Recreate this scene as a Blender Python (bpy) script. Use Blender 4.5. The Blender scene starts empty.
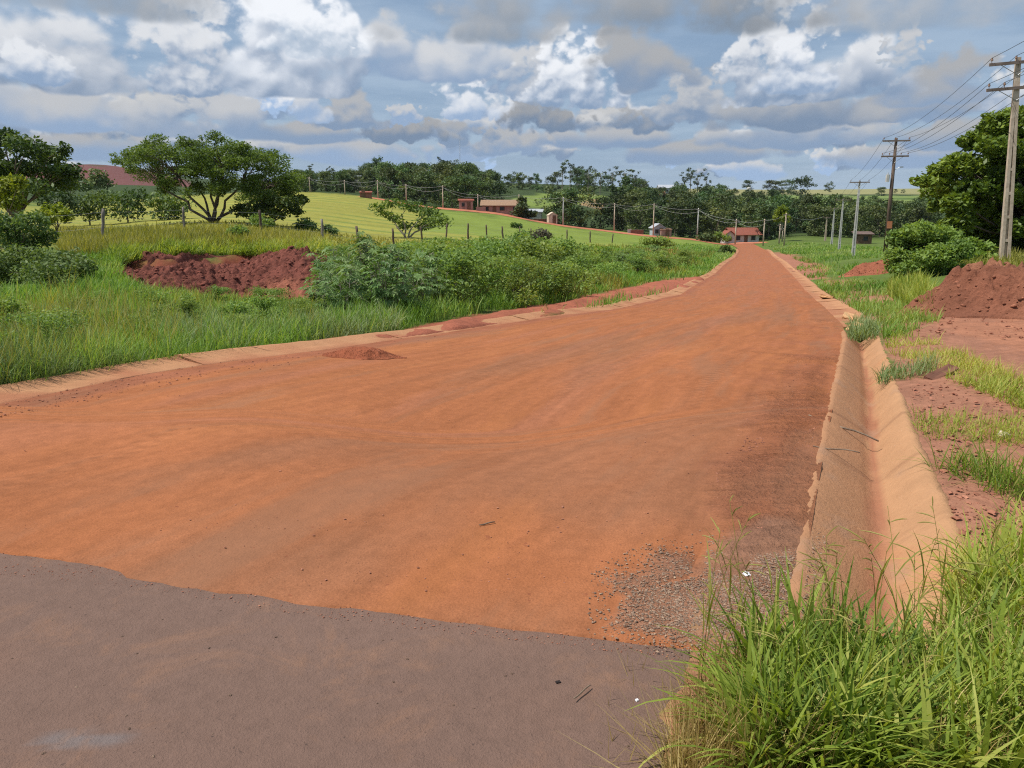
import bpy, math
import numpy as np
from mathutils import Vector

# ------------------------------------------------------------------ camera, sky, sun, exposure
scene = bpy.context.scene
C = scene.collection
W, HGT, F = 1024, 768, 800.0
PITCH = math.radians(12.3)
CAMZ = 1.6
cam_d = bpy.data.cameras.new('camera')
cam_d.sensor_width = 36.0
cam_d.lens = 36.0 * F / W
cam_d.clip_start = 0.05
cam_d.clip_end = 12000
cam = bpy.data.objects.new('camera', cam_d)
cam.location = (0, 0, CAMZ)
cam.rotation_euler = (math.pi / 2 - PITCH, 0, 0)
C.objects.link(cam)
scene.camera = cam

SUN_EL, SUN_AZ = math.radians(60), math.radians(-98)     # azimuth from the viewing direction, towards the right
SUN_DIR = Vector((math.sin(SUN_AZ) * math.cos(SUN_EL), math.cos(SUN_AZ) * math.cos(SUN_EL), math.sin(SUN_EL)))
sun_d = bpy.data.lights.new('sun', 'SUN')
sun_d.energy = 4.4
sun_d.angle = math.radians(0.5)
sun_d.color = (1.0, 0.95, 0.87)
sun = bpy.data.objects.new('sun', sun_d)
sun.rotation_euler = SUN_DIR.to_track_quat('Z', 'Y').to_euler()
C.objects.link(sun)

vs = scene.view_settings
vs.view_transform = 'Standard'
vs.look = 'None'
vs.gamma = 1.0
vs.use_curve_mapping = False
vs.exposure = 0.25
scene.cycles.use_denoising = False
scene.cycles.filter_width = 1.15
scene.cycles.max_bounces = 4
scene.cycles.diffuse_bounces = 2
scene.cycles.transmission_bounces = 3
scene.cycles.transparent_max_bounces = 4
scene.cycles.sample_clamp_indirect = 4.0

cp, sp = math.cos(PITCH), math.sin(PITCH)


def ray(px, py):
    """slope of the sight line through a pixel: (X / Y, dz / Y)"""
    xc = (np.asarray(px, float) - W / 2) / F
    yc = -(np.asarray(py, float) - HGT / 2) / F
    dy = cp + yc * sp
    return xc / dy, (-sp + yc * cp) / dy


def project(X, Y, Z):
    u, e = X / Y, (Z - CAMZ) / Y
    yc = (e * cp + sp) / (cp - e * sp)
    return W / 2 + F * u * (cp + yc * sp), HGT / 2 - F * yc


class Nodes:
    """small helper for writing node trees"""

    def __init__(self, tree):
        self.t = tree
        self.n = tree.nodes
        self.n.clear()

    def link(self, a, b):
        self.t.links.new(a, b)

    def setin(self, sock, v):
        if isinstance(v, bpy.types.NodeSocket):
            self.link(v, sock)
        elif isinstance(v, (tuple, list)) and sock.type == 'RGBA' and len(v) == 3:
            sock.default_value = (*v, 1)
        else:
            sock.default_value = v

    def new(self, typ, **ins):
        nd = self.n.new(typ)
        for k, v in ins.items():
            self.setin(nd.inputs[k.replace('_', ' ')], v)
        return nd

    def m(self, op, a, b=None, c=None, clamp=False):
        nd = self.n.new('ShaderNodeMath')
        nd.operation = op
        nd.use_clamp = clamp
        for i, v in enumerate((a, b, c)):
            if v is not None:
                self.setin(nd.inputs[i], v)
        return nd.outputs[0]

    def step(self, v, lo, hi):
        nd = self.n.new('ShaderNodeMapRange')
        nd.interpolation_type = 'SMOOTHSTEP'
        self.setin(nd.inputs['Value'], v)
        nd.inputs['From Min'].default_value = lo
        nd.inputs['From Max'].default_value = hi
        return nd.outputs['Result']

    def mix(self, f, a, b, mode='MIX'):
        nd = self.n.new('ShaderNodeMix')
        nd.data_type = 'RGBA'
        nd.blend_type = mode
        self.setin(nd.inputs['Factor'], f)
        self.setin(nd.inputs[6], a)
        self.setin(nd.inputs[7], b)
        return nd.outputs[2]

    def noise(self, vec, scale, detail=4, rough=0.55, dist=0.0):
        nd = self.n.new('ShaderNodeTexNoise')
        if vec is not None:
            self.link(vec, nd.inputs['Vector'])
        nd.inputs['Scale'].default_value = scale
        nd.inputs['Detail'].default_value = detail
        nd.inputs['Roughness'].default_value = rough
        nd.inputs['Distortion'].default_value = dist
        return nd.outputs['Fac']

    def vec(self, x, y, z):
        nd = self.n.new('ShaderNodeCombineXYZ')
        for i, v in enumerate((x, y, z)):
            self.setin(nd.inputs[i], v)
        return nd.outputs[0]


world = bpy.data.worlds.new('World')
scene.world = world
world.use_nodes = True
world.cycles.sampling_method = 'NONE'
SKY_STRENGTH = 0.10
# clouds seen in the sky: column, base row, half width, height (pixels of a 1024 wide view), top tone, base tone, warmth
CLOUDS = [
    (750, 170, 42, 10, .62, .46, 0), (823, 164, 15, 16, .66, .5, .2), (675, 157, 11, 6, .72, .55, 0),
    (487, 158, 14, 13, .72, .55, .4), (350, 156, 70, 16, .50, .40, 0), (455, 154, 45, 17, .52, .40, 0), (900, 160, 70, 16, .48, .38, 0),
    (700, 155, 80, 14, .44, .34, 0), (80, 150, 90, 14, .44, .36, 0), (600, 140, 70, 13, .48, .33, 0), (500, 147, 50, 18, .46, .34, 0),
    (985, 140, 70, 18, .44, .34, 0), (452, 136, 42, 15, .42, .30, 0), (300, 134, 60, 12, .44, .32, 0), (400, 134, 44, 16, .38, .24, 0),
    (195, 130, 64, 40, .56, .33, 0), (800, 139, 80, 20, .52, .33, 0), (40, 122, 60, 42, .54, .38, 0), (645, 124, 30, 17, .40, .25, 0),
    (545, 123, 40, 26, .36, .23, 0), (350, 120, 46, 24, .46, .30, 0), (405, 116, 17, 14, .58, .4, 0), (305, 114, 26, 25, .66, .42, 0),
    (275, 106, 17, 28, .82, .5, 0), (468, 112, 30, 38, .82, .42, 0), (900, 110, 60, 24, .42, .32, 0), (690, 114, 52, 40, .54, .29, 0),
    (795, 121, 72, 46, .46, .26, 0), (940, 95, 60, 30, .42, .34, 0), (530, 90, 46, 46, .62, .34, 0), (575, 101, 48, 62, .88, .33, 0),
    (640, 85, 60, 50, .42, .30, 0), (850, 90, 60, 44, .76, .30, 0), (775, 96, 52, 84, .78, .30, 0), (800, 84, 36, 44, .86, .36, 0),
    (902, 58, 17, 34, .58, .45, 0), (430, 74, 66, 62, .66, .36, 0), (190, 86, 48, 78, .76, .32, 0), (70, 83, 84, 74, .74, .28, 0),
    (25, 76, 40, 26, .80, .36, 0), (292, 89, 70, 96, .92, .30, 0), (315, 48, 42, 48, .92, .5, 0), (480, 34, 90, 50, .46, .30, 0),
    (930, 20, 110, 46, .52, .38, 0), (90, 6, 112, 60, .46, .31, 0), (620, 14, 190, 62, .45, .30, 0), (725, 25, 100, 46, .36, .24, 0),
]

_r = np.random.default_rng(12)
for _i in range(46):                # rows of small far cumulus, smaller towards the horizon
    _y = 172 - 74 * (_i / 46) ** .8
    _s = (185 - _y) / 60
    CLOUDS.insert(min(_i, 24), (_r.uniform(-60, 1090), _y, 14 + _r.uniform(10, 34) * _s, 5 + _r.uniform(8, 19) * _s, _r.uniform(.56, .80), _r.uniform(.27, .36), _r.uniform(0, .3)))


def build_sky():
    N = Nodes(world.node_tree)
    out = N.new('ShaderNodeOutputWorld')
    bg = N.new('ShaderNodeBackground')
    bg.inputs['Strength'].default_value = SKY_STRENGTH
    N.link(bg.outputs[0], out.inputs['Surface'])
    sky = N.n.new('ShaderNodeTexSky')
    sky.sky_type = 'NISHITA'
    sky.sun_disc = False
    sky.sun_elevation = SUN_EL
    sky.sun_rotation = SUN_AZ
    sky.altitude = 500
    sky.air_density = 1.0
    sky.dust_density = 1.2
    sky.ozone_density = 1.0
    tc = N.n.new('ShaderNodeTexCoord')
    sep = N.n.new('ShaderNodeSeparateXYZ')
    N.link(tc.outputs['Generated'], sep.inputs[0])
    x, y, z = sep.outputs
    az = N.m('ARCTAN2', x, y)
    el = N.m('ARCSINE', N.m('MINIMUM', N.m('MAXIMUM', z, -0.99), 0.99))
    fields = []
    for fr in (14.0, 34.0, 80.0):
        v0 = N.vec(az, N.m('MULTIPLY', el, 1.25), fr * 0.37)
        v1 = N.vec(N.m('ADD', az, 0.20 / fr), N.m('MULTIPLY', N.m('ADD', el, 0.42 / fr), 1.25), fr * 0.37)
        a = N.noise(v0, fr, 6, 0.55, 0.15)
        wob = N.m('MULTIPLY', N.m('SUBTRACT', a, 0.5), 1.1 / fr)
        lobes = []
        for dx, dy_ in ((0.0, 0.0), (-0.14 / fr, 0.36 / fr)):
            p = N.vec(N.m('ADD', N.m('ADD', az, dx), wob), N.m('ADD', N.m('MULTIPLY', N.m('ADD', el, dy_), 1.15), wob), 0.0)
            vo = N.n.new('ShaderNodeTexVoronoi')
            vo.voronoi_dimensions = '2D'
            vo.feature = 'SMOOTH_F1'
            vo.inputs['Smoothness'].default_value = 0.35
            vo.inputs['Scale'].default_value = fr * 0.8
            vo.inputs['Detail'].default_value = 1.0
            vo.inputs['Roughness'].default_value = 0.45
            vo.inputs['Lacunarity'].default_value = 2.3
            N.link(p, vo.inputs['Vector'])
            lobes.append(N.m('SUBTRACT', 0.45, vo.outputs['Distance']))
        fields.append((N.m('ADD', N.m('MULTIPLY', N.m('SUBTRACT', a, 0.5), 0.55), N.m('MULTIPLY', lobes[0], 0.62)), N.m('SUBTRACT', lobes[0], lobes[1])))
    # pale veil and broken layers of cloud behind the cumulus, all round the sky
    k = 0.86 / SKY_STRENGTH
    lay = N.noise(N.vec(N.m('MULTIPLY', az, 2.2), N.m('MULTIPLY', N.m('LOGARITHM', N.m('MAXIMUM', N.m('ADD', el, 0.06), 0.02), 2.718), 2.6), 3.1), 2.4, 5, 0.58)
    veil_tone = N.mix(N.step(lay, 0.36, 0.66), tuple(k * v for v in (.245, .355, .510)), tuple(k * v for v in (.36, .47, .61)))
    col = N.mix(0.84, sky.outputs[0], veil_tone)
    # horizon haze layer
    hz = N.step(el, 0.085, 0.0)
    col = N.mix(N.m('MULTIPLY', hz, 0.6), col, tuple(k * v for v in (.43, .54, .67)))
    # the part of the sky above and around the view
    big = N.noise(tc.outputs['Generated'], 3.2, 6, 0.6, 0.3)
    high = N.m('MULTIPLY', N.step(big, 0.46, 0.60), N.step(el, 0.27, 0.36))
    col = N.mix(N.m('MULTIPLY', high, 0.9), col, tuple(k * v for v in (.56, .58, .61)))
    for (px, py, hw, hh, top, base, warm) in CLOUDS:
        u, e = ray(px, py)
        a0 = math.atan(float(u))
        e0 = math.atan(float(e) * math.cos(a0))
        wr, hr = hw / F, hh / F
        f, emb = fields[0] if hw > 55 else fields[1] if hw > 20 else fields[2]
        emb2 = fields[1][1] if hw > 55 else fields[2][1]
        f = N.m('ADD', f, N.m('MULTIPLY', fields[1][0] if hw > 55 else fields[2][0], 0.45))
        dx = N.m('MULTIPLY', N.m('SUBTRACT', az, a0), 1.0 / wr)
        dy = N.m('MULTIPLY', N.m('SUBTRACT', el, e0), 1.0 / hr)
        below = N.m('MULTIPLY', N.m('MINIMUM', dy, 0.0), hr / 0.011)
        d = N.m('SUBTRACT', 1.0, N.m('MULTIPLY', dx, dx))
        up = N.m('MAXIMUM', dy, 0.0)
        d = N.m('SUBTRACT', d, N.m('MULTIPLY', up, up))
        d = N.m('SUBTRACT', d, N.m('MULTIPLY', below, below))
        d = N.m('ADD', N.m('ADD', d, N.m('MULTIPLY', f, 2.3)), 0.42)
        alpha = N.step(d, 0.0, 0.62) if py > 45 else N.step(d, -0.1, 1.5)
        sh = N.m('ADD', N.m('ADD', N.m('MULTIPLY', emb, 0.62), N.m('MULTIPLY', emb2, 0.22)), N.m('MULTIPLY_ADD', dy, 1.1, 0.18))
        sh = N.step(sh, -0.08, 0.95)
        ct = tuple(k * v for v in (top * (.97 + .06 * warm), top * (1.0 - .01 * warm), top * (1.05 - .16 * warm)))
        top = min(top * 1.06, .95)
        base = base * 1.0 + .03
        bl = 1.0 if py > 60 else .35
        cb = tuple(k * v for v in (base * (.88 - .20 * bl), base * (1 - .05 * bl), base * (1.12 + .26 * bl)))
        col = N.mix(alpha, col, N.mix(sh, cb, ct))
    N.link(col, bg.inputs['Color'])


build_sky()

# ------------------------------------------------------------------ noise and mesh helpers
def _hash(ix, iy, seed):
    h = (ix.astype(np.int64) * 374761393 + iy.astype(np.int64) * 668265263 + seed * 2147483647) & 0xFFFFFFFF
    h = ((h ^ (h >> 13)) * 1274126177) & 0xFFFFFFFF
    return ((h ^ (h >> 16)) & 0xFFFF) / 65535.0


def vnoise(x, y, seed=0):
    x, y = np.asarray(x, float), np.asarray(y, float)
    ix, iy = np.floor(x), np.floor(y)
    fx, fy = x - ix, y - iy
    fx, fy = fx * fx * (3 - 2 * fx), fy * fy * (3 - 2 * fy)
    a, b = _hash(ix, iy, seed), _hash(ix + 1, iy, seed)
    c, d = _hash(ix, iy + 1, seed), _hash(ix + 1, iy + 1, seed)
    return (a + (b - a) * fx) * (1 - fy) + (c + (d - c) * fx) * fy


def fbm(x, y, octv=4, seed=0, gain=0.5):
    """fractal noise, about -0.5 .. 0.5"""
    s, amp, tot = 0.0, 1.0, 0.0
    for i in range(octv):
        s = s + amp * (vnoise(np.asarray(x) * 2 ** i + 17.3 * i, np.asarray(y) * 2 ** i - 9.1 * i, seed + i) - 0.5)
        tot += amp
        amp *= gain
    return s / tot


def sstep(x, a, b):
    t = np.clip((x - a) / (b - a), 0, 1)
    return t * t * (3 - 2 * t)


def poly_sd(px, py, poly):
    """signed distance to a polygon, positive inside"""
    px, py = np.asarray(px, float), np.asarray(py, float)
    d = np.full(px.shape, 1e18)
    ins = np.zeros(px.shape, bool)
    n = len(poly)
    for i in range(n):
        (x0, y0), (x1, y1) = poly[i], poly[(i + 1) % n]
        ex, ey = x1 - x0, y1 - y0
        t = np.clip(((px - x0) * ex + (py - y0) * ey) / (ex * ex + ey * ey + 1e-12), 0, 1)
        d = np.minimum(d, (px - x0 - t * ex) ** 2 + (py - y0 - t * ey) ** 2)
        if y0 != y1:
            ins ^= ((y0 > py) != (y1 > py)) & (px < (x1 - x0) * (py - y0) / (y1 - y0) + x0)
    return np.where(ins, np.sqrt(d), -np.sqrt(d))


def make_mesh(name, verts, quads=None, tris=None, smooth=False, fattr=None, cattr=None, mats=(), midx=None):
    me = bpy.data.meshes.new(name)
    verts = np.asarray(verts, np.float32)
    loops, starts, tot = [], [], 0
    for arr, k in ((quads, 4), (tris, 3)):
        if arr is not None and len(arr):
            arr = np.asarray(arr, np.int32)
            loops.append(arr.ravel())
            starts.append(tot + np.arange(len(arr), dtype=np.int32) * k)
            tot += arr.size
    loops, starts = np.concatenate(loops), np.concatenate(starts)
    me.vertices.add(len(verts))
    me.vertices.foreach_set('co', verts.ravel())
    me.loops.add(len(loops))
    me.loops.foreach_set('vertex_index', loops)
    me.polygons.add(len(starts))
    me.polygons.foreach_set('loop_start', starts)
    for m in mats:
        me.materials.append(m)
    if midx is not None:
        me.polygons.foreach_set('material_index', np.asarray(midx, np.int32))
    me.polygons.foreach_set('use_smooth', np.full(len(starts), smooth))
    for k, v in (fattr or {}).items():
        a = me.attributes.new(k, 'FLOAT', 'POINT')
        a.data.foreach_set('value', np.asarray(v, np.float32).ravel())
    for k, v in (cattr or {}).items():
        a = me.attributes.new(k, 'FLOAT_COLOR', 'POINT')
        v = np.concatenate([np.asarray(v, np.float32), np.ones((len(verts), 1), np.float32)], 1)
        a.data.foreach_set('color', v.ravel())
    me.update(calc_edges=True)
    return me


class MB:
    """collects verts and faces of one mesh"""

    def __init__(self):
        self.v, self.q, self.t, self.n = [], [], [], 0
        self.at = {}

    def add(self, v, q=None, t=None, **attrs):
        v = np.asarray(v, float).reshape(-1, 3)
        if q is not None and len(q):
            self.q.append(np.asarray(q, int) + self.n)
        if t is not None and len(t):
            self.t.append(np.asarray(t, int) + self.n)
        self.v.append(v)
        self.n += len(v)
        for k, a in attrs.items():
            self.at.setdefault(k, []).append(np.broadcast_to(np.asarray(a, float), (len(v),)))
        return self

    def box(self, c, s, rz=0.0, taper=1.0, tilt=None, bevel=0.0):
        c = np.asarray(c, float)
        hx, hy, hz = s[0] / 2, s[1] / 2, s[2] / 2
        b = min(bevel, hx * .9, hy * .9)
        ring = [(-hx + b, -hy), (hx - b, -hy), (hx, -hy + b), (hx, hy - b), (hx - b, hy), (-hx + b, hy), (-hx, hy - b), (-hx, -hy + b)] if b else [(-hx, -hy), (hx, -hy), (hx, hy), (-hx, hy)]
        n = len(ring)
        v = np.array([(x, y, -hz) for x, y in ring] + [(x * taper, y * taper, hz) for x, y in ring])
        if tilt:
            ax, ang = tilt
            from mathutils import Matrix
            v = v @ np.array(Matrix.Rotation(ang, 3, ax)).T
        cz, sz = math.cos(rz), math.sin(rz)
        v = v @ np.array([[cz, sz, 0], [-sz, cz, 0], [0, 0, 1]])
        q = [(i, (i + 1) % n, n + (i + 1) % n, n + i) for i in range(n)]
        t = []
        if n == 4:
            q += [(3, 2, 1, 0), (4, 5, 6, 7)]
        else:
            t += [(0, i + 1, i) for i in range(1, n - 1)] + [(n, n + i, n + i + 1) for i in range(1, n - 1)]
        return self.add(v + c, q, t)

    def tube(self, pts, rad, sides=6, cap=True):
        pts = np.asarray(pts, float)
        rad = np.broadcast_to(np.asarray(rad, float), (len(pts),))
        tan = np.gradient(pts, axis=0)
        tan /= np.linalg.norm(tan, axis=1)[:, None] + 1e-9
        ref = np.array([0, 0, 1.0]) if abs(tan[0, 2]) < 0.9 else np.array([1.0, 0, 0])
        ring = []
        ang = np.arange(sides) / sides * 2 * np.pi
        for p, t, r in zip(pts, tan, rad):
            a = np.cross(t, ref)
            a /= np.linalg.norm(a) + 1e-9
            b = np.cross(t, a)
            ring.append(p + r * (np.cos(ang)[:, None] * a + np.sin(ang)[:, None] * b))
        v = np.concatenate(ring)
        q = [(i * sides + j, i * sides + (j + 1) % sides, (i + 1) * sides + (j + 1) % sides, (i + 1) * sides + j) for i in range(len(pts) - 1) for j in range(sides)]
        t = []
        if cap:
            e = (len(pts) - 1) * sides
            t = [(0, i + 1, i) for i in range(1, sides - 1)] + [(e, e + i, e + i + 1) for i in range(1, sides - 1)]
        return self.add(v, q, t)

    def mesh(self, name, mats, smooth=False):
        return make_mesh(name, np.concatenate(self.v), np.concatenate(self.q) if self.q else None, np.concatenate(self.t) if self.t else None,
                         smooth, {k: np.concatenate(a) for k, a in self.at.items()}, None, mats if isinstance(mats, (list, tuple)) else (mats,))

    def build(self, name, m, parent=None, smooth=False, loc=None):
        return link(name, self.mesh(name, m, smooth), parent, loc)


def link(name, me, parent=None, loc=None):
    o = bpy.data.objects.new(name, me)
    C.objects.link(o)
    if parent is not None:
        o.parent = parent
    if loc is not None:
        o.location = loc
    return o


def tag(o, label=None, cat=None, group=None, kind=None):
    if label:
        o['label'] = label
    if cat:
        o['category'] = cat
    if group:
        o['group'] = group
    if kind:
        o['kind'] = kind
    return o


def thing(name, label, cat, loc=(0, 0, 0), rz=0.0, group=None):
    o = bpy.data.objects.new(name, None)
    o.empty_display_size = 0.2
    C.objects.link(o)
    o.location = loc
    o.rotation_euler = (0, 0, rz)
    return tag(o, label, cat, group)


def dup(root, loc, rz=0.0, scale=None, label=None):
    r = root.copy()
    C.objects.link(r)
    r.location = loc
    r.rotation_euler = (0, 0, rz)
    if scale is not None:
        r.scale = scale if hasattr(scale, '__len__') else (scale,) * 3
    if label:
        r['label'] = label
    for ch in list(root.children):
        c = ch.copy()
        C.objects.link(c)
        c.parent = r
        for g in ch.children:
            d = g.copy()
            C.objects.link(d)
            d.parent = c
    return r


def grid_quads(nr, nc):
    i = np.arange(nr - 1)[:, None] * nc + np.arange(nc - 1)[None, :]
    i = i.ravel()
    return np.stack([i, i + 1, i + nc + 1, i + nc], 1)


# ------------------------------------------------------------------ materials
def material(name):
    m = bpy.data.materials.new(name)
    m.use_nodes = True
    N = Nodes(m.node_tree)
    out = N.n.new('ShaderNodeOutputMaterial')
    b = N.n.new('ShaderNodeBsdfPrincipled')
    b.inputs['Specular IOR Level'].default_value = 0.2
    N.link(b.outputs[0], out.inputs['Surface'])
    return m, N, b, out


def attr(N, name, colour=False):
    a = N.n.new('ShaderNodeAttribute')
    a.attribute_name = name
    return a.outputs['Color'] if colour else a.outputs['Fac']


def bump(N, b, h, dist, strength=1.0):
    bp = N.n.new('ShaderNodeBump')
    bp.inputs['Strength'].default_value = strength
    bp.inputs['Distance'].default_value = dist
    N.link(h, bp.inputs['Height'])
    N.link(bp.outputs[0], b.inputs['Normal'])


def mat_solid(name, c1, c2, scale=6.0, rough=0.8, bumpd=0.0, metal=0.0, detail=5, stretch=None):
    """two-tone noisy surface in object space"""
    m, N, b, _ = material(name)
    tc = N.n.new('ShaderNodeTexCoord')
    v = tc.outputs['Object']
    if stretch:
        mp = N.n.new('ShaderNodeMapping')
        mp.inputs['Scale'].default_value = stretch
        N.link(v, mp.inputs['Vector'])
        v = mp.outputs[0]
    n = N.noise(v, scale, detail, 0.65)
    N.link(N.mix(N.step(n, 0.32, 0.68), c1, c2), b.inputs['Base Color'])
    b.inputs['Roughness'].default_value = rough
    b.inputs['Metallic'].default_value = metal
    if bumpd:
        bump(N, b, n, bumpd)
    return m


def mat_leaf(name, lo, mid, hi, trans=0.35, rough=0.55, hue=0.03, val=0.35, spec=0.25):
    """foliage: tone by a per-leaf number and by object, with light coming through"""
    m, N, b, out = material(name)
    r = N.n.new('ShaderNodeValToRGB')
    r.color_ramp.elements[0].color = (*lo, 1)
    r.color_ramp.elements[1].color = (*hi, 1)
    e = r.color_ramp.elements.new(0.5)
    e.color = (*mid, 1)
    N.link(attr(N, 'rnd'), r.inputs[0])
    oi = N.n.new('ShaderNodeObjectInfo')
    hs = N.n.new('ShaderNodeHueSaturation')
    N.link(r.outputs[0], hs.inputs['Color'])
    N.link(N.m('MULTIPLY_ADD', oi.outputs['Random'], hue, 0.5 - hue / 2), hs.inputs['Hue'])
    wn = N.n.new('ShaderNodeTexWhiteNoise')
    wn.noise_dimensions = '1D'
    N.link(oi.outputs['Random'], wn.inputs['W'])
    N.link(N.m('MULTIPLY_ADD', wn.outputs['Value'], val, 1 - val / 2), hs.inputs['Value'])
    c = hs.outputs[0]
    N.link(c, b.inputs['Base Color'])
    b.inputs['Roughness'].default_value = rough
    b.inputs['Specular IOR Level'].default_value = spec
    tr = N.n.new('ShaderNodeBsdfTranslucent')
    N.link(N.mix(1.0, c, (1.25, 1.2, 0.5), 'MULTIPLY'), tr.inputs['Color'])
    mx = N.n.new('ShaderNodeMixShader')
    mx.inputs[0].default_value = trans
    N.link(b.outputs[0], mx.inputs[1])
    N.link(tr.outputs[0], mx.inputs[2])
    N.link(mx.outputs[0], out.inputs['Surface'])
    return m


# ------------------------------------------------------------------ the lie of the land
ROAD_D = [(768, 2.29), (640, 2.98), (560, 3.66), (500, 4.41), (450, 5.33), (405, 6.6), (380, 7.9), (360, 9.4), (340, 12), (320, 17), (300, 25), (280, 44), (265, 72), (256, 110), (250, 150), (245, 188), (243, 206)]


def road_depth(py):
    a = np.array(ROAD_D[::-1], float)
    return np.exp(np.interp(py, a[:, 0], np.log(a[:, 1])))


CTRL = []
for _py in (768, 640, 560, 500):
    for _px in (-700, -200, 250, 700, 1100, 1500):
        CTRL.append((_px, _py, float(road_depth(_py))))
LEFT_EDGE = [(-700, 480), (-300, 446), (-100, 424), (0, 405), (100, 384), (200, 366), (330, 350), (430, 336), (500, 325), (560, 316), (620, 309), (680, 295), (715, 274), (735, 257.5), (739, 251), (737, 248), (731, 245.5), (722, 243.6)]
RIGHT_EDGE = [(796, 640), (808, 560), (825, 450), (840, 380), (847, 340), (842, 325), (825, 308), (805, 290), (787, 270), (773, 257), (768, 251), (759, 247.2), (746, 243.8)]
for _px, _py in LEFT_EDGE + RIGHT_EDGE[2:]:
    CTRL.append((_px, _py, float(road_depth(_py))))
CTRL += [
    # right verge
    (1024, 420, 5.9), (1024, 360, 8.8), (1300, 420, 5.9), (1300, 350, 9.5), (950, 400, 6.7), (940, 325, 13), (1040, 328, 12.5), (1200, 320, 14), (920, 345, 10.5),
    (870, 300, 26), (900, 285, 32), (1004, 264, 36), (1100, 258, 42), (1250, 258, 42), (925, 276, 33), (800, 274, 52), (786, 262, 80), (853, 256, 97), (885, 254, 73),
    (840, 250, 130), (800, 245, 155), (900, 248, 130), (1000, 250, 110), (1200, 250, 110), (860, 240, 190), (780, 240, 185), (960, 238, 200), (1200, 238, 200),
    (800, 219, 330), (900, 216, 340), (1050, 212, 340), (1250, 208, 340), (800, 203, 600), (900, 202, 600), (1050, 200, 600), (1250, 198, 600),
    (780, 190, 1200), (900, 189, 1200), (1050, 188, 1200), (1250, 186, 1200), (900, 192, 2600), (1250, 190, 2600),
    # left verge, cut bank, field
    (100, 332, 13.3), (0, 345, 12), (-200, 350, 12), (60, 291, 22), (-100, 295, 22), (-300, 300, 22), (200, 294, 27), (300, 304, 22.5), (270, 288, 29), (180, 262, 31.5), (290, 258, 33), (120, 264, 30.5),
    (200, 249, 38), (100, 246, 40), (300, 247, 41), (-100, 252, 40), (-300, 255, 40), (330, 252, 40), (330, 277, 29), (400, 324, 15), (480, 314, 19), (560, 304, 24),
    (440, 268, 38), (540, 268, 40), (620, 284, 36), (650, 271, 52), (700, 256, 100), (360, 248, 62), (430, 244, 72), (560, 244, 95), (640, 249, 95),
    (213, 223, 76), (100, 232, 70), (-100, 232, 70), (-300, 235, 70), (320, 226, 90), (300, 206, 140), (390, 218, 135), (480, 226, 140), (560, 238, 135), (640, 243, 150),
    (100, 218, 130), (-200, 220, 130), (300, 193, 215), (365, 198, 205), (430, 207.5, 210), (500, 214, 205), (600, 230, 198), (700, 240, 190), (740, 241, 188),
    (200, 196, 215), (0, 200, 215), (-250, 205, 215),
    # far slopes
    (300, 188, 330), (400, 197, 300), (480, 205, 260), (560, 220, 250), (660, 231, 245), (740, 233, 240), (560, 203, 340), (640, 212, 350), (720, 216, 340),
    (300, 183, 520), (420, 184, 520), (520, 187, 520), (620, 193, 560), (700, 196, 600), (300, 184, 900), (450, 183, 1000), (600, 186, 1000), (700, 189, 1150),
    (100, 185, 420), (0, 188, 420), (-250, 190, 420), (100, 165, 800), (40, 168, 800), (150, 174, 760), (190, 185, 700), (-250, 176, 800), (100, 170, 1400), (-250, 178, 1400),
    (300, 190, 2600), (600, 192, 2600), (0, 180, 2600), (-250, 182, 2600),
]
CTRL = np.array(CTRL, float)
_u, _e = ray(CTRL[:, 0], CTRL[:, 1])
_P = np.stack([_u * 4.0, np.log(CTRL[:, 2])], 1)


def _kern(d2):
    return 0.5 * d2 * np.log(d2 + 1e-12)


_n = len(_P)
_A = np.zeros((_n + 3, _n + 3))
_A[:_n, :_n] = _kern(((_P[:, None] - _P[None]) ** 2).sum(-1)) + np.eye(_n) * 0.004
_A[:_n, _n] = 1
_A[:_n, _n + 1:] = _P
_A[_n:, :_n] = _A[:_n, _n:].T
_w = np.linalg.solve(_A, np.concatenate([_e, np.zeros(3)]))
LN0, LN1, UMAX = math.log(1.3), math.log(3200), 1.1
_gu, _gl = np.linspace(-UMAX, UMAX, 221), np.linspace(LN0, LN1, 460)
_U, _L = np.meshgrid(_gu, _gl, indexing='ij')
_Q = np.stack([_U.ravel() * 4, _L.ravel()], 1)
ETAB = np.concatenate([_kern(((q[:, None] - _P[None]) ** 2).sum(-1)) @ _w[:_n] + _w[_n] + q @ _w[_n + 1:] for q in np.array_split(_Q, 40)]).reshape(_U.shape)
# flat ground close by
_flat = -CAMZ / np.exp(_L)
_k = sstep(_L, math.log(4.2), math.log(6.5))
ETAB = _flat * (1 - _k) + ETAB * _k


def etab(u, l):
    fu = np.clip((u + UMAX) / (2 * UMAX) * 220, 0, 219.999)
    fl = np.clip((l - LN0) / (LN1 - LN0) * 459, 0, 458.999)
    i, j = fu.astype(int), fl.astype(int)
    a, b = fu - i, fl - j
    return (ETAB[i, j] * (1 - a) + ETAB[i + 1, j] * a) * (1 - b) + (ETAB[i, j + 1] * (1 - a) + ETAB[i + 1, j + 1] * a) * b


def H(X, Y):
    X, Y = np.asarray(X, float), np.asarray(Y, float)
    Yc = np.maximum(Y, 2.3)
    return CAMZ + Yc * etab(np.clip(X / Yc, -UMAX, UMAX), np.log(Yc))


NS = 230


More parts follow.
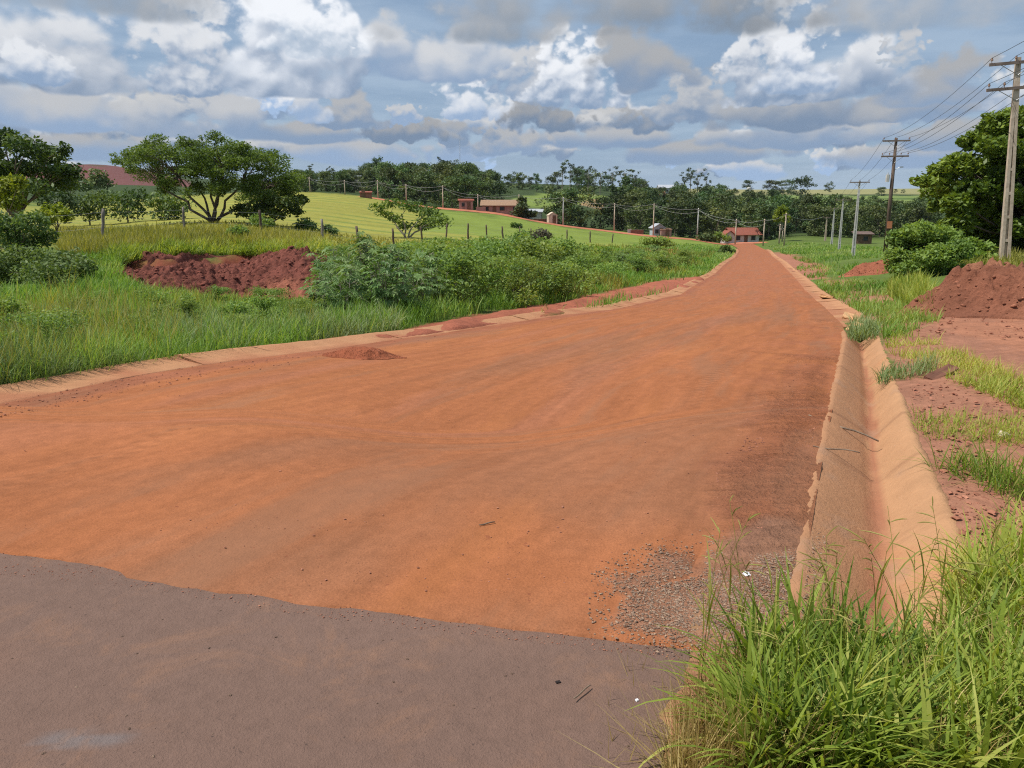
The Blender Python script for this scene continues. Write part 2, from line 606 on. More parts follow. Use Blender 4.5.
def ground(px, py):
    """where the sight line through a pixel first meets the land: X, Y, Z (nan where it meets none)"""
    px, py = np.atleast_1d(np.asarray(px, float)), np.atleast_1d(np.asarray(py, float))
    u, e = ray(px, py)
    ls = np.linspace(LN0, math.log(2500), NS)
    hit = np.full(px.shape, np.nan)
    for c in np.array_split(np.arange(len(px)), max(1, len(px) // 20000)):
        T = etab(np.repeat(u[c][:, None], NS, 1), np.repeat(ls[None], len(c), 0)) - e[c][:, None]
        k = np.argmax(T >= 0, 1)
        ok = (T[np.arange(len(c)), k] >= 0) & (k > 0)
        k = np.maximum(k, 1)
        t1, t0 = T[np.arange(len(c)), k], T[np.arange(len(c)), k - 1]
        hit[c] = np.where(ok, np.exp(ls[k - 1] + (ls[k] - ls[k - 1]) * np.clip(-t0 / (t1 - t0 + 1e-12), 0, 1)), np.nan)
    return u * hit, hit, CAMZ + e * hit


def at(px, Y):
    """the point of the land in column px at depth Y"""
    u = (px - W / 2) / F / cp
    for _ in range(6):
        e = (float(H(u * Y, Y)) - CAMZ) / Y
        yc = (e * cp + sp) / (cp - e * sp)
        u = (px - W / 2) / F / (cp + yc * sp)
    return Vector((u * Y, Y, CAMZ + e * Y))


def height_at(px, Y, py_top):
    return CAMZ + float(ray(px, py_top)[1]) * Y - at(px, Y).z


def edge_fn(pts):
    a = np.array(pts, float)
    d = road_depth(a[:, 1])
    u = ray(a[:, 0], a[:, 1])[0]
    o = np.argsort(d)
    l, x = np.log(d[o]), u[o]

    def fn(Y):
        return np.interp(np.log(np.maximum(Y, 0.5)), l, x) * np.maximum(Y, 0.5)
    return fn


XL = edge_fn(LEFT_EDGE)
_xr = edge_fn(RIGHT_EDGE)
_xr_n = edge_fn([(770, 900), (782, 768)] + RIGHT_EDGE[:1])


def XR(Y):
    Y = np.asarray(Y, float)
    return np.where(Y < 2.98, _xr_n(np.maximum(Y, 1.9)), _xr(Y))


FLOW = edge_fn([(888, 700), (885, 640), (882, 560), (877, 450), (874, 400), (869, 365), (863, 342), (860, 335)])
LIPR = edge_fn([(1000, 700), (978, 640), (953, 565), (926, 490), (905, 430), (890, 380), (880, 350), (876, 336)])
GUT_END = 13.4
_ap = np.array([(-900, 505), (-400, 512), (0, 553), (140, 571), (148, 580), (300, 600), (450, 618), (600, 637), (690, 648), (800, 660), (1000, 680)], float)
_ag = ground(_ap[:, 0], _ap[:, 1])


def asphalt_edge(X):
    return np.interp(X, _ag[0], _ag[1]) + 0.08 * fbm(X * 2.2, X * 0, 4, 5) + 0.035 * fbm(X * 11, X * 0, 3, 8)


_arx, _ary, _ = ground([693, 684, 672, 655], [650, 690, 730, 790])


def asphalt_right(Y):
    return np.interp(Y, _ary[::-1], _arx[::-1])

# ------------------------------------------------------------------ ground
def mat_earth(name, fine, bumpd, rough=0.95, spots=None):
    """surface whose large colours are in 'col'; fine mottling and relief on top"""
    m, N, b, _ = material(name)
    tc = N.n.new('ShaderNodeTexCoord')
    v = tc.outputs['Object']
    n1 = N.noise(v, fine, 6, 0.7)
    n2 = N.noise(v, fine * 0.13, 4, 0.6)
    c = attr(N, 'col', True)
    f = N.m('MULTIPLY', N.m('MULTIPLY_ADD', n1, 1.1, 0.45), N.m('MULTIPLY_ADD', n2, 0.7, 0.65))
    c = N.mix(1.0, c, N.vec(f, f, f), 'MULTIPLY')
    N.link(c, b.inputs['Base Color'])
    b.inputs['Roughness'].default_value = rough
    b.inputs['Specular IOR Level'].default_value = 0.1
    bump(N, b, N.m('ADD', n1, N.m('MULTIPLY', n2, 1.5)), bumpd)
    return m


GREEN, YELLOW = (.095, .135, .030), (.255, .245, .05)
SOIL, REDSOIL, BANK = (.29, .135, .085), (.30, .098, .05), (.20, .058, .036)
ZONES = [
    # polygon in the view, depth range, colour, feather
    ([(-300, 268), (60, 244), (330, 252), (480, 258), (600, 256), (640, 246), (560, 232), (440, 220), (370, 196), (300, 188), (60, 205), (-300, 215)], (36, 235), YELLOW, 6),
    ([(420, 232), (560, 244), (740, 246), (720, 242), (600, 231), (500, 216), (430, 209)], (80, 215), (.165, .215, .04), 6),
    ([(92, 264), (128, 257), (160, 259), (200, 255), (222, 258), (250, 252), (285, 243), (316, 246), (330, 257), (316, 280), (324, 300), (280, 306), (225, 302), (150, 294), (100, 276)], (19, 40), BANK, 5),
    ([(268, 282), (318, 284), (322, 306), (270, 308), (240, 300)], (18, 34), (.33, .135, .085), 5),
    ([(305, 350), (330, 338), (400, 331), (470, 315), (560, 302), (620, 288), (660, 280), (720, 272), (700, 288), (640, 300), (560, 318), (430, 338)], (8, 60), (.30, .10, .06), 4),
    ([(-100, 425), (-100, 395), (60, 378), (160, 366), (260, 352), (330, 346), (330, 352), (100, 386)], (5, 14), (.24, .09, .05), 7),
    ([(640, 250), (660, 262), (690, 262), (690, 250)], (50, 140), (.28, .13, .06), 4),
    # right side
    ([(690, 790), (690, 640), (800, 640), (812, 560), (960, 560), (880, 335), (850, 320), (820, 300), (800, 285), (900, 290), (960, 310), (1300, 315), (1500, 520), (1400, 800)], (1, 34), SOIL, 6),
    ([(930, 322), (1060, 318), (1300, 330), (1400, 420), (1024, 356)], (7, 20), (.34, .15, .088), 8),
    ([(640, 800), (655, 730), (690, 640), (720, 640), (730, 720), (800, 800)], (1, 4.5), (.29, .145, .08), 12),
    ([(766, 253), (780, 252), (808, 258), (830, 268), (826, 279), (800, 280)], (30, 170), (.31, .135, .085), 2.5),
    ([(820, 278), (880, 284), (870, 292), (830, 288)], (20, 60), (.25, .13, .07), 4),
    # far country
    ([(-300, 163), (40, 166), (85, 164), (130, 165), (165, 174), (215, 192), (130, 196), (-300, 196)], (430, 1300), (.135, .055, .050), 3),
    ([(740, 203), (760, 195), (930, 196), (1300, 190), (1300, 203), (930, 206), (800, 206)], (380, 900), (.15, .20, .055), 1.5),
    ([(600, 189), (720, 187), (1300, 184), (1300, 194), (930, 194), (750, 195), (690, 194)], (700, 2700), (.235, .225, .10), 1.5),
    ([(870, 199), (930, 197), (1300, 195), (1300, 198), (930, 200)], (400, 900), (.075, .12, .03), 1.0),
    ([(500, 205), (520, 196), (580, 190), (615, 192), (600, 204), (540, 208)], (240, 480), (.15, .20, .045), 2),
    ([(580, 205), (596, 192), (606, 200), (602, 210)], (240, 420), (.30, .20, .10), 2),
]


def build_ground():
    Yr = np.concatenate([[-30, -16, -8, -4, -1.5, 0.2, 1.2, 1.8], np.exp(np.linspace(math.log(2.2), math.log(3100), 600))])
    tt = np.linspace(-1, 1, 661)
    tt = np.sign(tt) * (0.72 * np.abs(tt) + 0.28 * np.abs(tt) ** 3)
    Wd = 1.0 * np.maximum(Yr, 0) + 9 + np.maximum(-Yr, 0)
    X = Wd[:, None] * tt[None]
    Y = np.repeat(Yr[:, None], len(tt), 1)
    Z = H(X, Y)
    Yp = np.maximum(Y, 1.0)
    px, py = project(X, Yp, Z)
    # gentle lumps
    amp = np.clip(Y / 14, .25, 1.5)
    Z = Z + amp * (0.05 * fbm(X * 0.9, Y * 0.9, 4, 3) + 0.03 * fbm(X * 5, Y * 5, 3, 9))
    # cut bank and spoil heaped along the left kerb
    bk = sstep(poly_sd(px, py, ZONES[2][0]), 0, 5) * sstep(Y, 18, 20) * sstep(Y, 42, 40)
    Z = Z - .55 * bk
    sp_ = sstep(poly_sd(px, py, ZONES[4][0]), 0, 8) * sstep(Y, 8, 9) * sstep(Y, 60, 50)
    Z = Z + sp_ * np.clip(0.16 + 0.8 * fbm(X * 0.8, Y * 0.5, 4, 31), 0, .5) * .8
    # spread of clods on the right verge
    rv = sstep(poly_sd(px, py, [(880, 335), (1100, 335), (1200, 600), (960, 590)]), 0, 20) * sstep(Y, 14, 12)
    Z = Z + rv * (0.05 * fbm(X * 3, Y * 3, 4, 41) + 0.05 * np.abs(fbm(X * 1.2, Y * 1.2, 4, 42)))
    # bed for the roads and the channel
    xl, xr = XL(np.maximum(Y, 0.5)), XR(np.maximum(Y, 0.5))
    xl = np.where(Y < 6.0, np.minimum(xl, -14.0), xl)
    xr2 = np.where(Y < 2.9, asphalt_right(np.maximum(Y, -8)), xr)
    soft = np.clip(Y * 0.006, .02, .8)
    near_a = sstep(Y, 3.6, 3.0) * sstep(asphalt_right(np.maximum(Y, -8)) - X, -.8, -.3)
    lap = sstep(X - asphalt_right(np.maximum(Y, -8)) + .16 * fbm(X * 6, Y * 6, 4, 14), -.10, .05)
    Z = Z * (1 - near_a) + (H(X, Y) - .012 + .026 * lap + .006 * fbm(X * 12, Y * 12, 2, 3)) * near_a
    ins = np.minimum(sstep(X - xl, -soft, soft), sstep(xr2 - X, -soft * .6, soft * .6)) * sstep(Y, 200, 185)
    Z = Z - (0.13 - .13 * sstep(Y, 3.6, 3.0) * sstep(X, .1, .35)) * ins
    g = np.minimum(sstep(X - xr, -.02, .05), sstep(LIPR(np.maximum(Y, .5)) - X, -.02, .05)) * sstep(Y, GUT_END + .7, GUT_END + .1)
    Z = Z - 0.42 * g
    # colour
    n_a, n_b = fbm(X * .25, Y * .12, 5, 51), fbm(np.log(np.maximum(Y, 1)) * 30, X / Yp * 40, 4, 57)
    col = np.zeros(X.shape + (3,)) + np.array(GREEN)
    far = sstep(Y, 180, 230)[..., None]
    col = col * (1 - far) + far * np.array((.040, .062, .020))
    col = col * (1 + 0.5 * n_a[..., None])
    for poly, (y0, y1), c, fe in ZONES:
        sd = poly_sd(px, py, poly) + fe * 2.2 * n_b
        k = sstep(sd, -fe * .6, fe * .6) * ((Y > y0) & (Y < y1))
        cc = np.array(c) * (1 + 0.35 * n_a[..., None])
        if c == YELLOW:
            w = np.sin(Y * 0.62 + X * 0.05 + 2.5 * n_a) * .5 + .5
            cc = cc * (1 - 0.45 * sstep(n_a, -.3, .2)[..., None] * (w ** 4)[..., None] * np.array((1.15, .7, .6)))
        col = col * (1 - k[..., None]) + cc * k[..., None]
    k = (sstep(X + .3 * n_a, .5, .9) * sstep(Y + 1.5 * n_a, 8.5, 6.5))[..., None] * (X < 40)[..., None]
    col = np.where(k > 0, col * (1 - k) + k * np.array(SOIL) * (1 + .4 * n_a[..., None]), col)
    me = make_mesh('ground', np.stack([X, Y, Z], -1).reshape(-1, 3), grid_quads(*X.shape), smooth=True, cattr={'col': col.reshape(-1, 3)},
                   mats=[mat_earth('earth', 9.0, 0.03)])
    tag(link('ground', me), kind='structure')


build_ground()


OCT = np.array([(1, 0, 0), (0, 1, 0), (-1, 0, 0), (0, -1, 0), (.1, .1, 1), (0, 0, -.6), (.62, .62, .55), (-.62, .62, .5), (-.6, -.62, .55), (.6, -.6, .5)])
OCT_T = np.array([(0, 6, 4), (6, 1, 4), (1, 7, 4), (7, 2, 4), (2, 8, 4), (8, 3, 4), (3, 9, 4), (9, 0, 4), (6, 0, 1), (7, 1, 2), (8, 2, 3), (9, 3, 0), (1, 0, 5), (2, 1, 5), (3, 2, 5), (0, 3, 5)])


def clods(P, s, rng, flat=.75):
    """rough lumps at P: verts, tris"""
    m = len(P)
    v = OCT[None] * rng.uniform(.6, 1.3, (m, 10, 1)) * s[:, None, None]
    v[..., 2] *= flat
    a = rng.uniform(0, 6.28, m)
    ca, sa = np.cos(a)[:, None], np.sin(a)[:, None]
    vx, vy = v[..., 0] * rng.uniform(.7, 1.5, m)[:, None], v[..., 1]
    v = np.stack([vx * ca - vy * sa, vx * sa + vy * ca, v[..., 2]], -1) + P[:, None]
    return v.reshape(-1, 3), (np.arange(m)[:, None, None] * 10 + OCT_T[None]).reshape(-1, 3)


def build_cut_bank():
    """raw earth face cut into the rise on the left"""
    gx, gy = np.meshgrid(np.linspace(-19.5, -5.0, 330), np.linspace(18.0, 40.0, 400))
    Z0 = H(gx, gy)
    px, py = project(gx, gy, Z0)
    poly = ZONES[2][0]
    sd = poly_sd(px, py, poly) + 17 * fbm(gx * .9, gy * .6, 4, 23)
    k = sstep(sd, -1.5, 3.0)
    rim = np.interp(px, [100, 128, 160, 200, 222, 250, 285, 316, 330], [262, 257, 259, 255, 258, 252, 243, 246, 257]) + 7 * fbm(gx * .5, gx * 0, 3, 29)
    below = np.clip(py - rim, 0, 60)
    scarp = np.exp(-below / 9.0) * sstep(below, 0, 2.0)
    n1, n2 = fbm(gx * .55, gy * .45, 5, 21), fbm(gx * 2.4, gy * 1.7, 5, 25, .6)
    Z = Z0 + .03 + k * (.42 * n1 + .50 * np.abs(n2) * 1.3 + .42 * fbm(gx * 5, gy * 3.5, 4, 27, .6) - .62 * scarp * (1 + 1.2 * n2))
    hump = np.exp(-((px - 300) / 22) ** 2 - ((py - 256) / 11) ** 2) * k
    Z = Z + .30 * hump * (1 + 1.5 * n2)
    Z = np.where(k < .02, Z0 - .5, Z)
    col = np.array((.150, .052, .038)) * (1 + .8 * n2[..., None] + .5 * n1[..., None])
    lt = sstep(poly_sd(px, py, ZONES[3][0]) + 8 * n1, -3, 6)[..., None] * .75
    col = col * (1 - lt) + lt * np.array((.30, .115, .072)) * (1 + .6 * n2[..., None])
    V = np.stack([gx, gy, Z], -1).reshape(-1, 3)
    rg = np.random.default_rng(26)
    pick = rg.choice(len(V), 1500, p=(k.ravel() / k.sum()))
    cv, ct = clods(V[pick], .02 + .09 * rg.uniform(0, 1, len(pick)) ** 4, rg)
    cc = np.repeat(col.reshape(-1, 3)[pick] * rg.uniform(.8, 1.7, (len(pick), 1)), 10, 0)
    me = make_mesh('cut_bank', np.concatenate([V, cv]), grid_quads(*gx.shape), ct + len(V), smooth=True, cattr={'col': np.concatenate([col.reshape(-1, 3), cc])},
                   mats=[mat_earth('bank_earth', 6.0, .10)])
    tag(link('cut_bank', me), kind='structure')


build_cut_bank()


# ------------------------------------------------------------------ roads
def build_asphalt():
    yr = np.concatenate([[-8, -4, -1, .5, 1.5], np.linspace(2.0, 6.2, 180)])
    t = np.linspace(0, 1, 160)
    xr = asphalt_right(np.maximum(yr, -8)) + 0.03 * fbm(yr * 5, yr * 0, 3, 4)
    X = -14 + (xr[:, None] + 14) * (t[None] ** 0.7)
    ye = asphalt_edge(X) + 0.25
    Y = np.where(yr[:, None] > 0, np.minimum(yr[:, None], ye), yr[:, None])
    Z = H(X, Y) + 0.004 + 0.004 * fbm(X * 2, Y * 2, 3, 4)
    n = fbm(X * .5, Y * .9, 5, 61)
    col = np.array((.168, .104, .080)) * (1 + 0.25 * n[..., None])
    dust = sstep(fbm(X * .8 + 3, Y * .8, 4, 66), .02, .3)[..., None]
    col = col * (1 - .45 * dust) + .45 * dust * np.array((.24, .125, .08))
    # pale blue paint stain, worn scrape near the right side
    s = ground([90], [741])
    k = sstep(((X - s[0][0]) / .13) ** 2 + ((Y - s[1][0]) / .05) ** 2 + 2.5 * fbm(X * 12, Y * 12, 3, 2), 1.2, .4)[..., None]
    col = col * (1 - .32 * k) + .32 * k * np.array((.17, .19, .21))
    m, N, b, _ = material('asphalt')
    tc = N.n.new('ShaderNodeTexCoord')
    v = tc.outputs['Object']
    n1, n2, n3 = N.noise(v, 160, 3, .7), N.noise(v, 14, 5, .65), N.noise(v, 1.3, 4, .6)
    f = N.m('MULTIPLY', N.m('MULTIPLY_ADD', n1, .5, .75), N.m('MULTIPLY_ADD', n2, .4, .8))
    c = N.mix(1.0, attr(N, 'col', True), N.vec(f, f, f), 'MULTIPLY')
    sp1 = N.step(N.noise(v, 55, 2, .5), .70, .76)
    c = N.mix(N.m('MULTIPLY', sp1, .6), c, (.05, .035, .03))
    c = N.mix(N.m('MULTIPLY', N.step(N.noise(v, 2.3, 7, .72, .6), .50, .70), .5), c, (.27, .145, .088))
    N.link(c, b.inputs['Base Color'])
    b.inputs['Roughness'].default_value = .85
    bump(N, b, N.m('ADD', n1, N.m('MULTIPLY', n2, 2.0)), .006)
    me = make_mesh('asphalt_road', np.stack([X, Y, Z], -1).reshape(-1, 3), grid_quads(*X.shape), smooth=True, cattr={'col': col.reshape(-1, 3)}, mats=[m])
    tag(link('asphalt_road', me), kind='structure')


def road_xy(rows, t):
    """rows: nominal depth; t: 0 left edge .. 1 right edge"""
    y0 = 2.6
    xl = np.where(rows < 6.6, np.minimum(XL(rows), -14 + sstep(rows, 5.6, 6.6) * (XL(6.6) + 14)), XL(rows))
    X = xl[:, None] + (XR(np.maximum(rows, 2.9)) - xl)[:, None] * t[None]
    Y = np.repeat(rows[:, None], len(t), 1)
    ye = asphalt_edge(X)
    lo = 6.6
    k = np.clip((Y - y0) / (lo - y0), 0, 1)
    ye_c = np.minimum(ye, 6.3)
    Y = np.where(Y < lo, ye_c + (lo - ye_c) * k, Y)
    for _ in range(2):
        xr = XR(np.maximum(Y[:, -1], 2.2))
        X[:, -1] = xr
        X = xl[:, None] + (xr - xl)[:, None] * t[None]
    return X, Y


def road_relief(X, Y, px, py):
    z = 0.012 + 0.014 * fbm(X * .6, Y * .35, 4, 71) + 0.006 * fbm(X * 5, Y * 5, 3, 73)
    sh = sstep(poly_sd(px, py, SHOULDER) + 130 * fbm(X * 1.3, Y * 1.3, 4, 79), -14, 40)
    z = z + sh * (0.012 + 0.035 * fbm(X * 5, Y * 5, 4, 75) + 0.02 * np.abs(fbm(X * 16, Y * 16, 2, 77)))
    return z, sh


SHOULDER = [(700, 505), (735, 420), (775, 360), (810, 335), (850, 335), (846, 400), (826, 470), (815, 545), (720, 560)]
GRAVEL = [(600, 640), (612, 602), (596, 580), (640, 566), (655, 548), (700, 548), (770, 520), (812, 530), (808, 600), (800, 660), (690, 650)]
TONGUE = [(612, 640), (604, 600), (640, 590), (690, 575), (690, 540), (712, 545), (704, 580), (650, 592), (625, 600)]


def build_dirt_road():
    rows = np.concatenate([np.linspace(2.6, 6.6, 230)[:-1], np.exp(np.linspace(math.log(6.6), math.log(197), 330))])
    t = np.linspace(0, 1, 260)
    X, Y = road_xy(rows, t)
    Z0 = H(X, Y)
    px, py = project(X, Y, Z0)
    tt0 = np.repeat(t[None], len(rows), 0)
    dz, sh = road_relief(X, Y, px, py)
    Z = Z0 + np.maximum(dz, .006)
    mid = np.stack([X[:, 130], Y[:, 130]], 1)
    arc = np.concatenate([[0], np.cumsum(np.linalg.norm(np.diff(mid, axis=0), axis=1))])
    acr = (tt0 - .5) * np.clip(X[:, -1] - X[:, 0], 5, 11)[:, None]
    # rim drops onto the asphalt
    Z[0] = Z0[0] - .02
    Y[0] -= .004
    # ------- colours of the clay: worn lanes follow the road
    s = np.log(np.maximum(Y, 1))
    tt = np.repeat(t[None], len(rows), 0)
    lane = fbm(tt * 9 + 1.4 * fbm(s * 2, tt * 3, 3, 81), s * 1.7, 5, 83)
    blot = fbm(X * .45, Y * .3, 5, 85)
    col = np.array((.305, .112, .048)) * (1 + .22 * blot[..., None])
    k = sstep(lane + .35 * blot, .05, .30)[..., None]
    col = col * (1 - .55 * k) + .55 * k * np.array((.225, .106, .060))
    k = sstep(-lane + .4 * blot, .12, .34)[..., None]
    col = col * (1 - .5 * k) + .5 * k * np.array((.345, .132, .054))
    # dark streaks where vehicles run
    for c0, w in ((.42, .05), (.62, .05), (.2, .03)):
        k = (np.exp(-((tt - c0 - .04 * fbm(s * 3, tt * 0 + c0, 3, 88)) / w) ** 2) * sstep(fbm(s * 5, tt * 20, 3, 87), -.12, .2))[..., None]
        col = col * (1 - .3 * k) + .3 * k * np.array((.30, .13, .085))
    far = sstep(Y, 14, 40)[..., None]
    col = col * (1 - .6 * far) + .6 * far * np.array((.30, .115, .062)) * (1 + .25 * lane[..., None])
    # loose darker earth on the right shoulder and along the left kerb
    nz = fbm(X * 2.2, Y * 2.2, 5, 91)
    k = sstep(poly_sd(px, py, SHOULDER) + 120 * nz, -22, 34)[..., None]
    col = col * (1 - .42 * k) + .42 * k * np.array((.215, .080, .046)) * (1 + .7 * nz[..., None])
    k = sstep(.085 + .05 * nz - tt, 0, .04)[..., None] * (Y > 5)[..., None]
    col = col * (1 - .7 * k) + .7 * k * np.array((.25, .094, .055)) * (1 + .5 * nz[..., None])
    # gravel bed
    k = sstep(poly_sd(px, py, GRAVEL) + 60 * nz, -4, 10) * (1 - sstep(poly_sd(px, py, TONGUE) + 26 * nz, -6, 6))
    grav = k
    k = k[..., None]
    col = col * (1 - .62 * k) + .62 * k * np.array((.25, .145, .10))
    m, N, b, _ = material('red_clay')
    tc = N.n.new('ShaderNodeTexCoord')
    v = tc.outputs['Object']
    vr = N.vec(attr(N, 'across'), N.m('MULTIPLY', attr(N, 'along'), .16), 0.0)
    st = N.noise(vr, 5.5, 7, .66, .15)
    st2 = N.noise(vr, 1.5, 6, .62, .5)
    n1, n2 = N.noise(v, 90, 3, .7), N.noise(v, 9, 6, .68)
    f = N.m('MULTIPLY', N.m('MULTIPLY_ADD', n1, .8, .6), N.m('MULTIPLY_ADD', n2, .6, .7))
    f = N.m('MULTIPLY', f, N.m('MULTIPLY_ADD', st, .75, .62))
    c = N.mix(1.0, attr(N, 'col', True), N.vec(f, f, f), 'MULTIPLY')
    c = N.mix(N.m('MULTIPLY', N.step(st2, .51, .66), .5), c, (.24, .12, .070))
    c = N.mix(N.m('MULTIPLY', N.step(st2, .46, .34), .25), c, (.37, .14, .050))
    sp1 = N.step(N.noise(v, 21, 2, .5), .70, .75)
    c = N.mix(N.m('MULTIPLY', sp1, .55), c, (.20, .065, .035))
    # faint tyre prints along the road
    ac = attr(N, 'across')
    rib = N.m('SINE', N.m('MULTIPLY_ADD', attr(N, 'along'), 46.0, N.m('MULTIPLY', N.m('ABSOLUTE', N.m('SUBTRACT', N.m('FRACT', N.m('MULTIPLY', ac, 9.0)), .5)), 5.0)))
    for c0 in (-1.9, -.55, .9, 2.25):
        w = N.m('ADD', N.m('SUBTRACT', ac, c0), N.m('MULTIPLY', N.m('SUBTRACT', N.noise(v, .35, 2), .5), 1.1))
        band = N.m('MULTIPLY', N.step(N.m('ABSOLUTE', w), .16, .06), N.step(st2, .42, .60))
        f2 = N.m('MULTIPLY_ADD', N.m('MULTIPLY', band, N.m('MULTIPLY_ADD', rib, .5, -.35)), .16, 1.0)
        c = N.mix(1.0, c, N.vec(f2, f2, f2), 'MULTIPLY')
    N.link(c, b.inputs['Base Color'])
    b.inputs['Roughness'].default_value = .92
    b.inputs['Specular IOR Level'].default_value = .08
    rgh = attr(N, 'rough')
    mp2 = N.n.new('ShaderNodeMapping')
    mp2.inputs['Scale'].default_value = (1.5, 13, 1)
    N.link(v, mp2.inputs['Vector'])
    rip = N.noise(mp2.outputs[0], 1.0, 4, .6, .4)
    cr = N.m('MULTIPLY_ADD', N.m('MULTIPLY', N.m('SUBTRACT', rip, .5), rgh), .8, 1.0)
    c = N.mix(1.0, c, N.vec(cr, cr, cr), 'MULTIPLY')
    N.link(c, b.inputs['Base Color'])
    n2 = N.m('ADD', n2, N.m('MULTIPLY', rip, .8))
    bump(N, b, N.m('ADD', N.m('MULTIPLY', n1, .35), N.m('MULTIPLY', n2, N.m('MULTIPLY_ADD', rgh, 5.0, 1.0))), .012)
    me = make_mesh('dirt_road', np.stack([X, Y, Z], -1).reshape(-1, 3), grid_quads(*X.shape), smooth=True, cattr={'col': col.reshape(-1, 3)},
                   fattr={'rough': np.maximum(sh, grav * .8), 'along': np.repeat(arc[:, None], len(t), 1), 'across': acr}, mats=[m])
    tag(link('dirt_road', me), kind='structure')
    return m


build_asphalt()
M_CLAY = build_dirt_road()


def build_side_road():
    """the dirt road that climbs left past the houses at the bottom of the hill"""
    pts = [(760, 243.5, 188), (720, 242, 187), (690, 238.5, 190), (640, 234, 195), (600, 230.5, 197), (560, 225.5, 200), (530, 220.5, 202), (500, 216, 205), (470, 213, 207), (430, 209, 210), (400, 206, 213), (370, 203.5, 218)]
    P = np.array([at(p[0], p[2])[:] for p in pts])
    s = np.linspace(0, len(P) - 1, 90)
    P = np.stack([np.interp(s, np.arange(len(P)), P[:, i]) for i in range(3)], 1)
    w = np.linspace(-1, 1, 12)
    d = np.gradient(P, axis=0)
    nrm = np.stack([-d[:, 1], d[:, 0]], 1)
    nrm /= np.linalg.norm(nrm, axis=1)[:, None]
    hw = 5.0 + 1.2 * fbm(s * .7, s * 0, 3, 5)
    X = P[:, :1] + nrm[:, :1] * hw[:, None] * w
    Y = P[:, 1:2] + nrm[:, 1:2] * hw[:, None] * w
    Z = H(X, Y) + .16 - .12 * np.abs(w)[None] ** 4
    n = fbm(X * .2, Y * .2, 4, 15)
    col = np.array((.40, .15, .085)) * (1 + .5 * n[..., None])
    me = make_mesh('side_road', np.stack([X, Y, Z], -1).reshape(-1, 3), grid_quads(*X.shape)[:, ::-1], smooth=True, cattr={'col': col.reshape(-1, 3)},
                   mats=[mat_earth('side_clay', 2.0, .05)])
    tag(link('side_road', me), kind='structure')


build_side_road()


# ------------------------------------------------------------------ drainage channel and kerbs
def mat_concrete(name='dusty_concrete'):
    m, N, b, _ = material(name)
    tc = N.n.new('ShaderNodeTexCoord')
    v = tc.outputs['Object']
    n1, n2, n3 = N.noise(v, 70, 4, .7), N.noise(v, 5, 5, .65), N.noise(v, 24, 4, .7)
    f = N.m('MULTIPLY', N.m('MULTIPLY_ADD', n1, .3, .85), N.m('MULTIPLY_ADD', n2, .45, .78))
    c = N.mix(1.0, attr(N, 'col', True), N.vec(f, f, f), 'MULTIPLY')
    c = N.mix(N.m('MULTIPLY', N.step(n3, .60, .72), .4), c, (.36, .15, .075))
    N.link(c, b.inputs['Base Color'])
    b.inputs['Roughness'].default_value = .9
    b.inputs['Specular IOR Level'].default_value = .12
    bump(N, b, N.m('ADD', n1, N.m('MULTIPLY', n3, 1.5)), .006)
    return m


M_CONC = mat_concrete()


def build_channel():
    yr = np.linspace(1.8, GUT_END, 330)
    # across: skirt, road-side rim, slope, flow line, slope, verge-side rim, skirt
    prof = [(0, -.09, -.14), (0, -.075, -.004), (0, -.03, .030), (0, 0, .022)] + [(k, 0, None) for k in np.linspace(.12, .88, 12)] + [(1, 0, .010), (1, .03, .014), (1, .07, .008), (1, .10, -.16)]
    xl, fl, xr = XR(yr), FLOW(yr), LIPR(yr)
    cols = []
    for k, off, z in prof:
        cut = (fl - xl) / (xr - xl)
        if z is None:
            x = xl + (xr - xl) * k
            dd = np.where(k < cut, k / cut, (1 - k) / (1 - cut))
            zz = np.where(k < .5, .022, .008) - .215 * np.clip(dd, 0, 1) ** 1.1
            zz = np.maximum(zz, -.185)
            tone = dd
        else:
            wob = (.02 * fbm(yr * 3.5, yr * 0 + k, 4, 7) + .028 * fbm(yr * 17, yr * 0 + k, 3, 17)) * (1 if abs(off) > .02 else .4)
            x = np.where(k == 0, xl, xr) + off + wob
            zz = np.full(yr.shape, z) + .006 * fbm(yr * 6, yr * 0, 3, 3)
            tone = np.zeros(yr.shape)
        cols.append((x, zz, tone, np.full(yr.shape, k)))
    X = np.stack([c[0] for c in cols], 1)
    Y = np.repeat(yr[:, None], X.shape[1], 1)
    base = H(np.stack([(xl + xr) / 2] * X.shape[1], 1), Y)
    tone = np.stack([c[2] for c in cols], 1)
    side = np.stack([c[3] for c in cols], 1)
    Z = base + np.stack([c[1] for c in cols], 1) + .006 * fbm(X * 4, Y * 4, 3, 33)
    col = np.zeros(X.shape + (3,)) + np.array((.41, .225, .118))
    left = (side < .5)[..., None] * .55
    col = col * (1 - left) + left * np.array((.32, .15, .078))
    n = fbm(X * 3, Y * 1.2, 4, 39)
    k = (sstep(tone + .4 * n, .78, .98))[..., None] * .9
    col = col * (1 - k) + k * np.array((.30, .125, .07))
    k = sstep(fbm(X * 2, Y * 1.4, 4, 44), .08, .3)[..., None] * .35
    col = col * (1 - k) + k * np.array((.46, .20, .09))
    jt = np.abs(((Y + .02 * fbm(X * 6, Y * 6, 2, 1)) / 1.15) % 1.0 - .5)
    k = sstep(.016, .006, jt)[..., None] * .35
    col = col * (1 - k) + k * np.array((.16, .075, .045))
    k = sstep(fbm(X * 9, Y * 2.5, 4, 46), .12, .3)[..., None] * .5
    col = col * (1 - k) + k * np.array((.33, .20, .13))
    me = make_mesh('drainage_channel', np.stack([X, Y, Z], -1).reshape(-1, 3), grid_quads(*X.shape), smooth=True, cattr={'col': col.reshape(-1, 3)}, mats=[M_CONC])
    tag(link('drainage_channel', me), kind='structure')


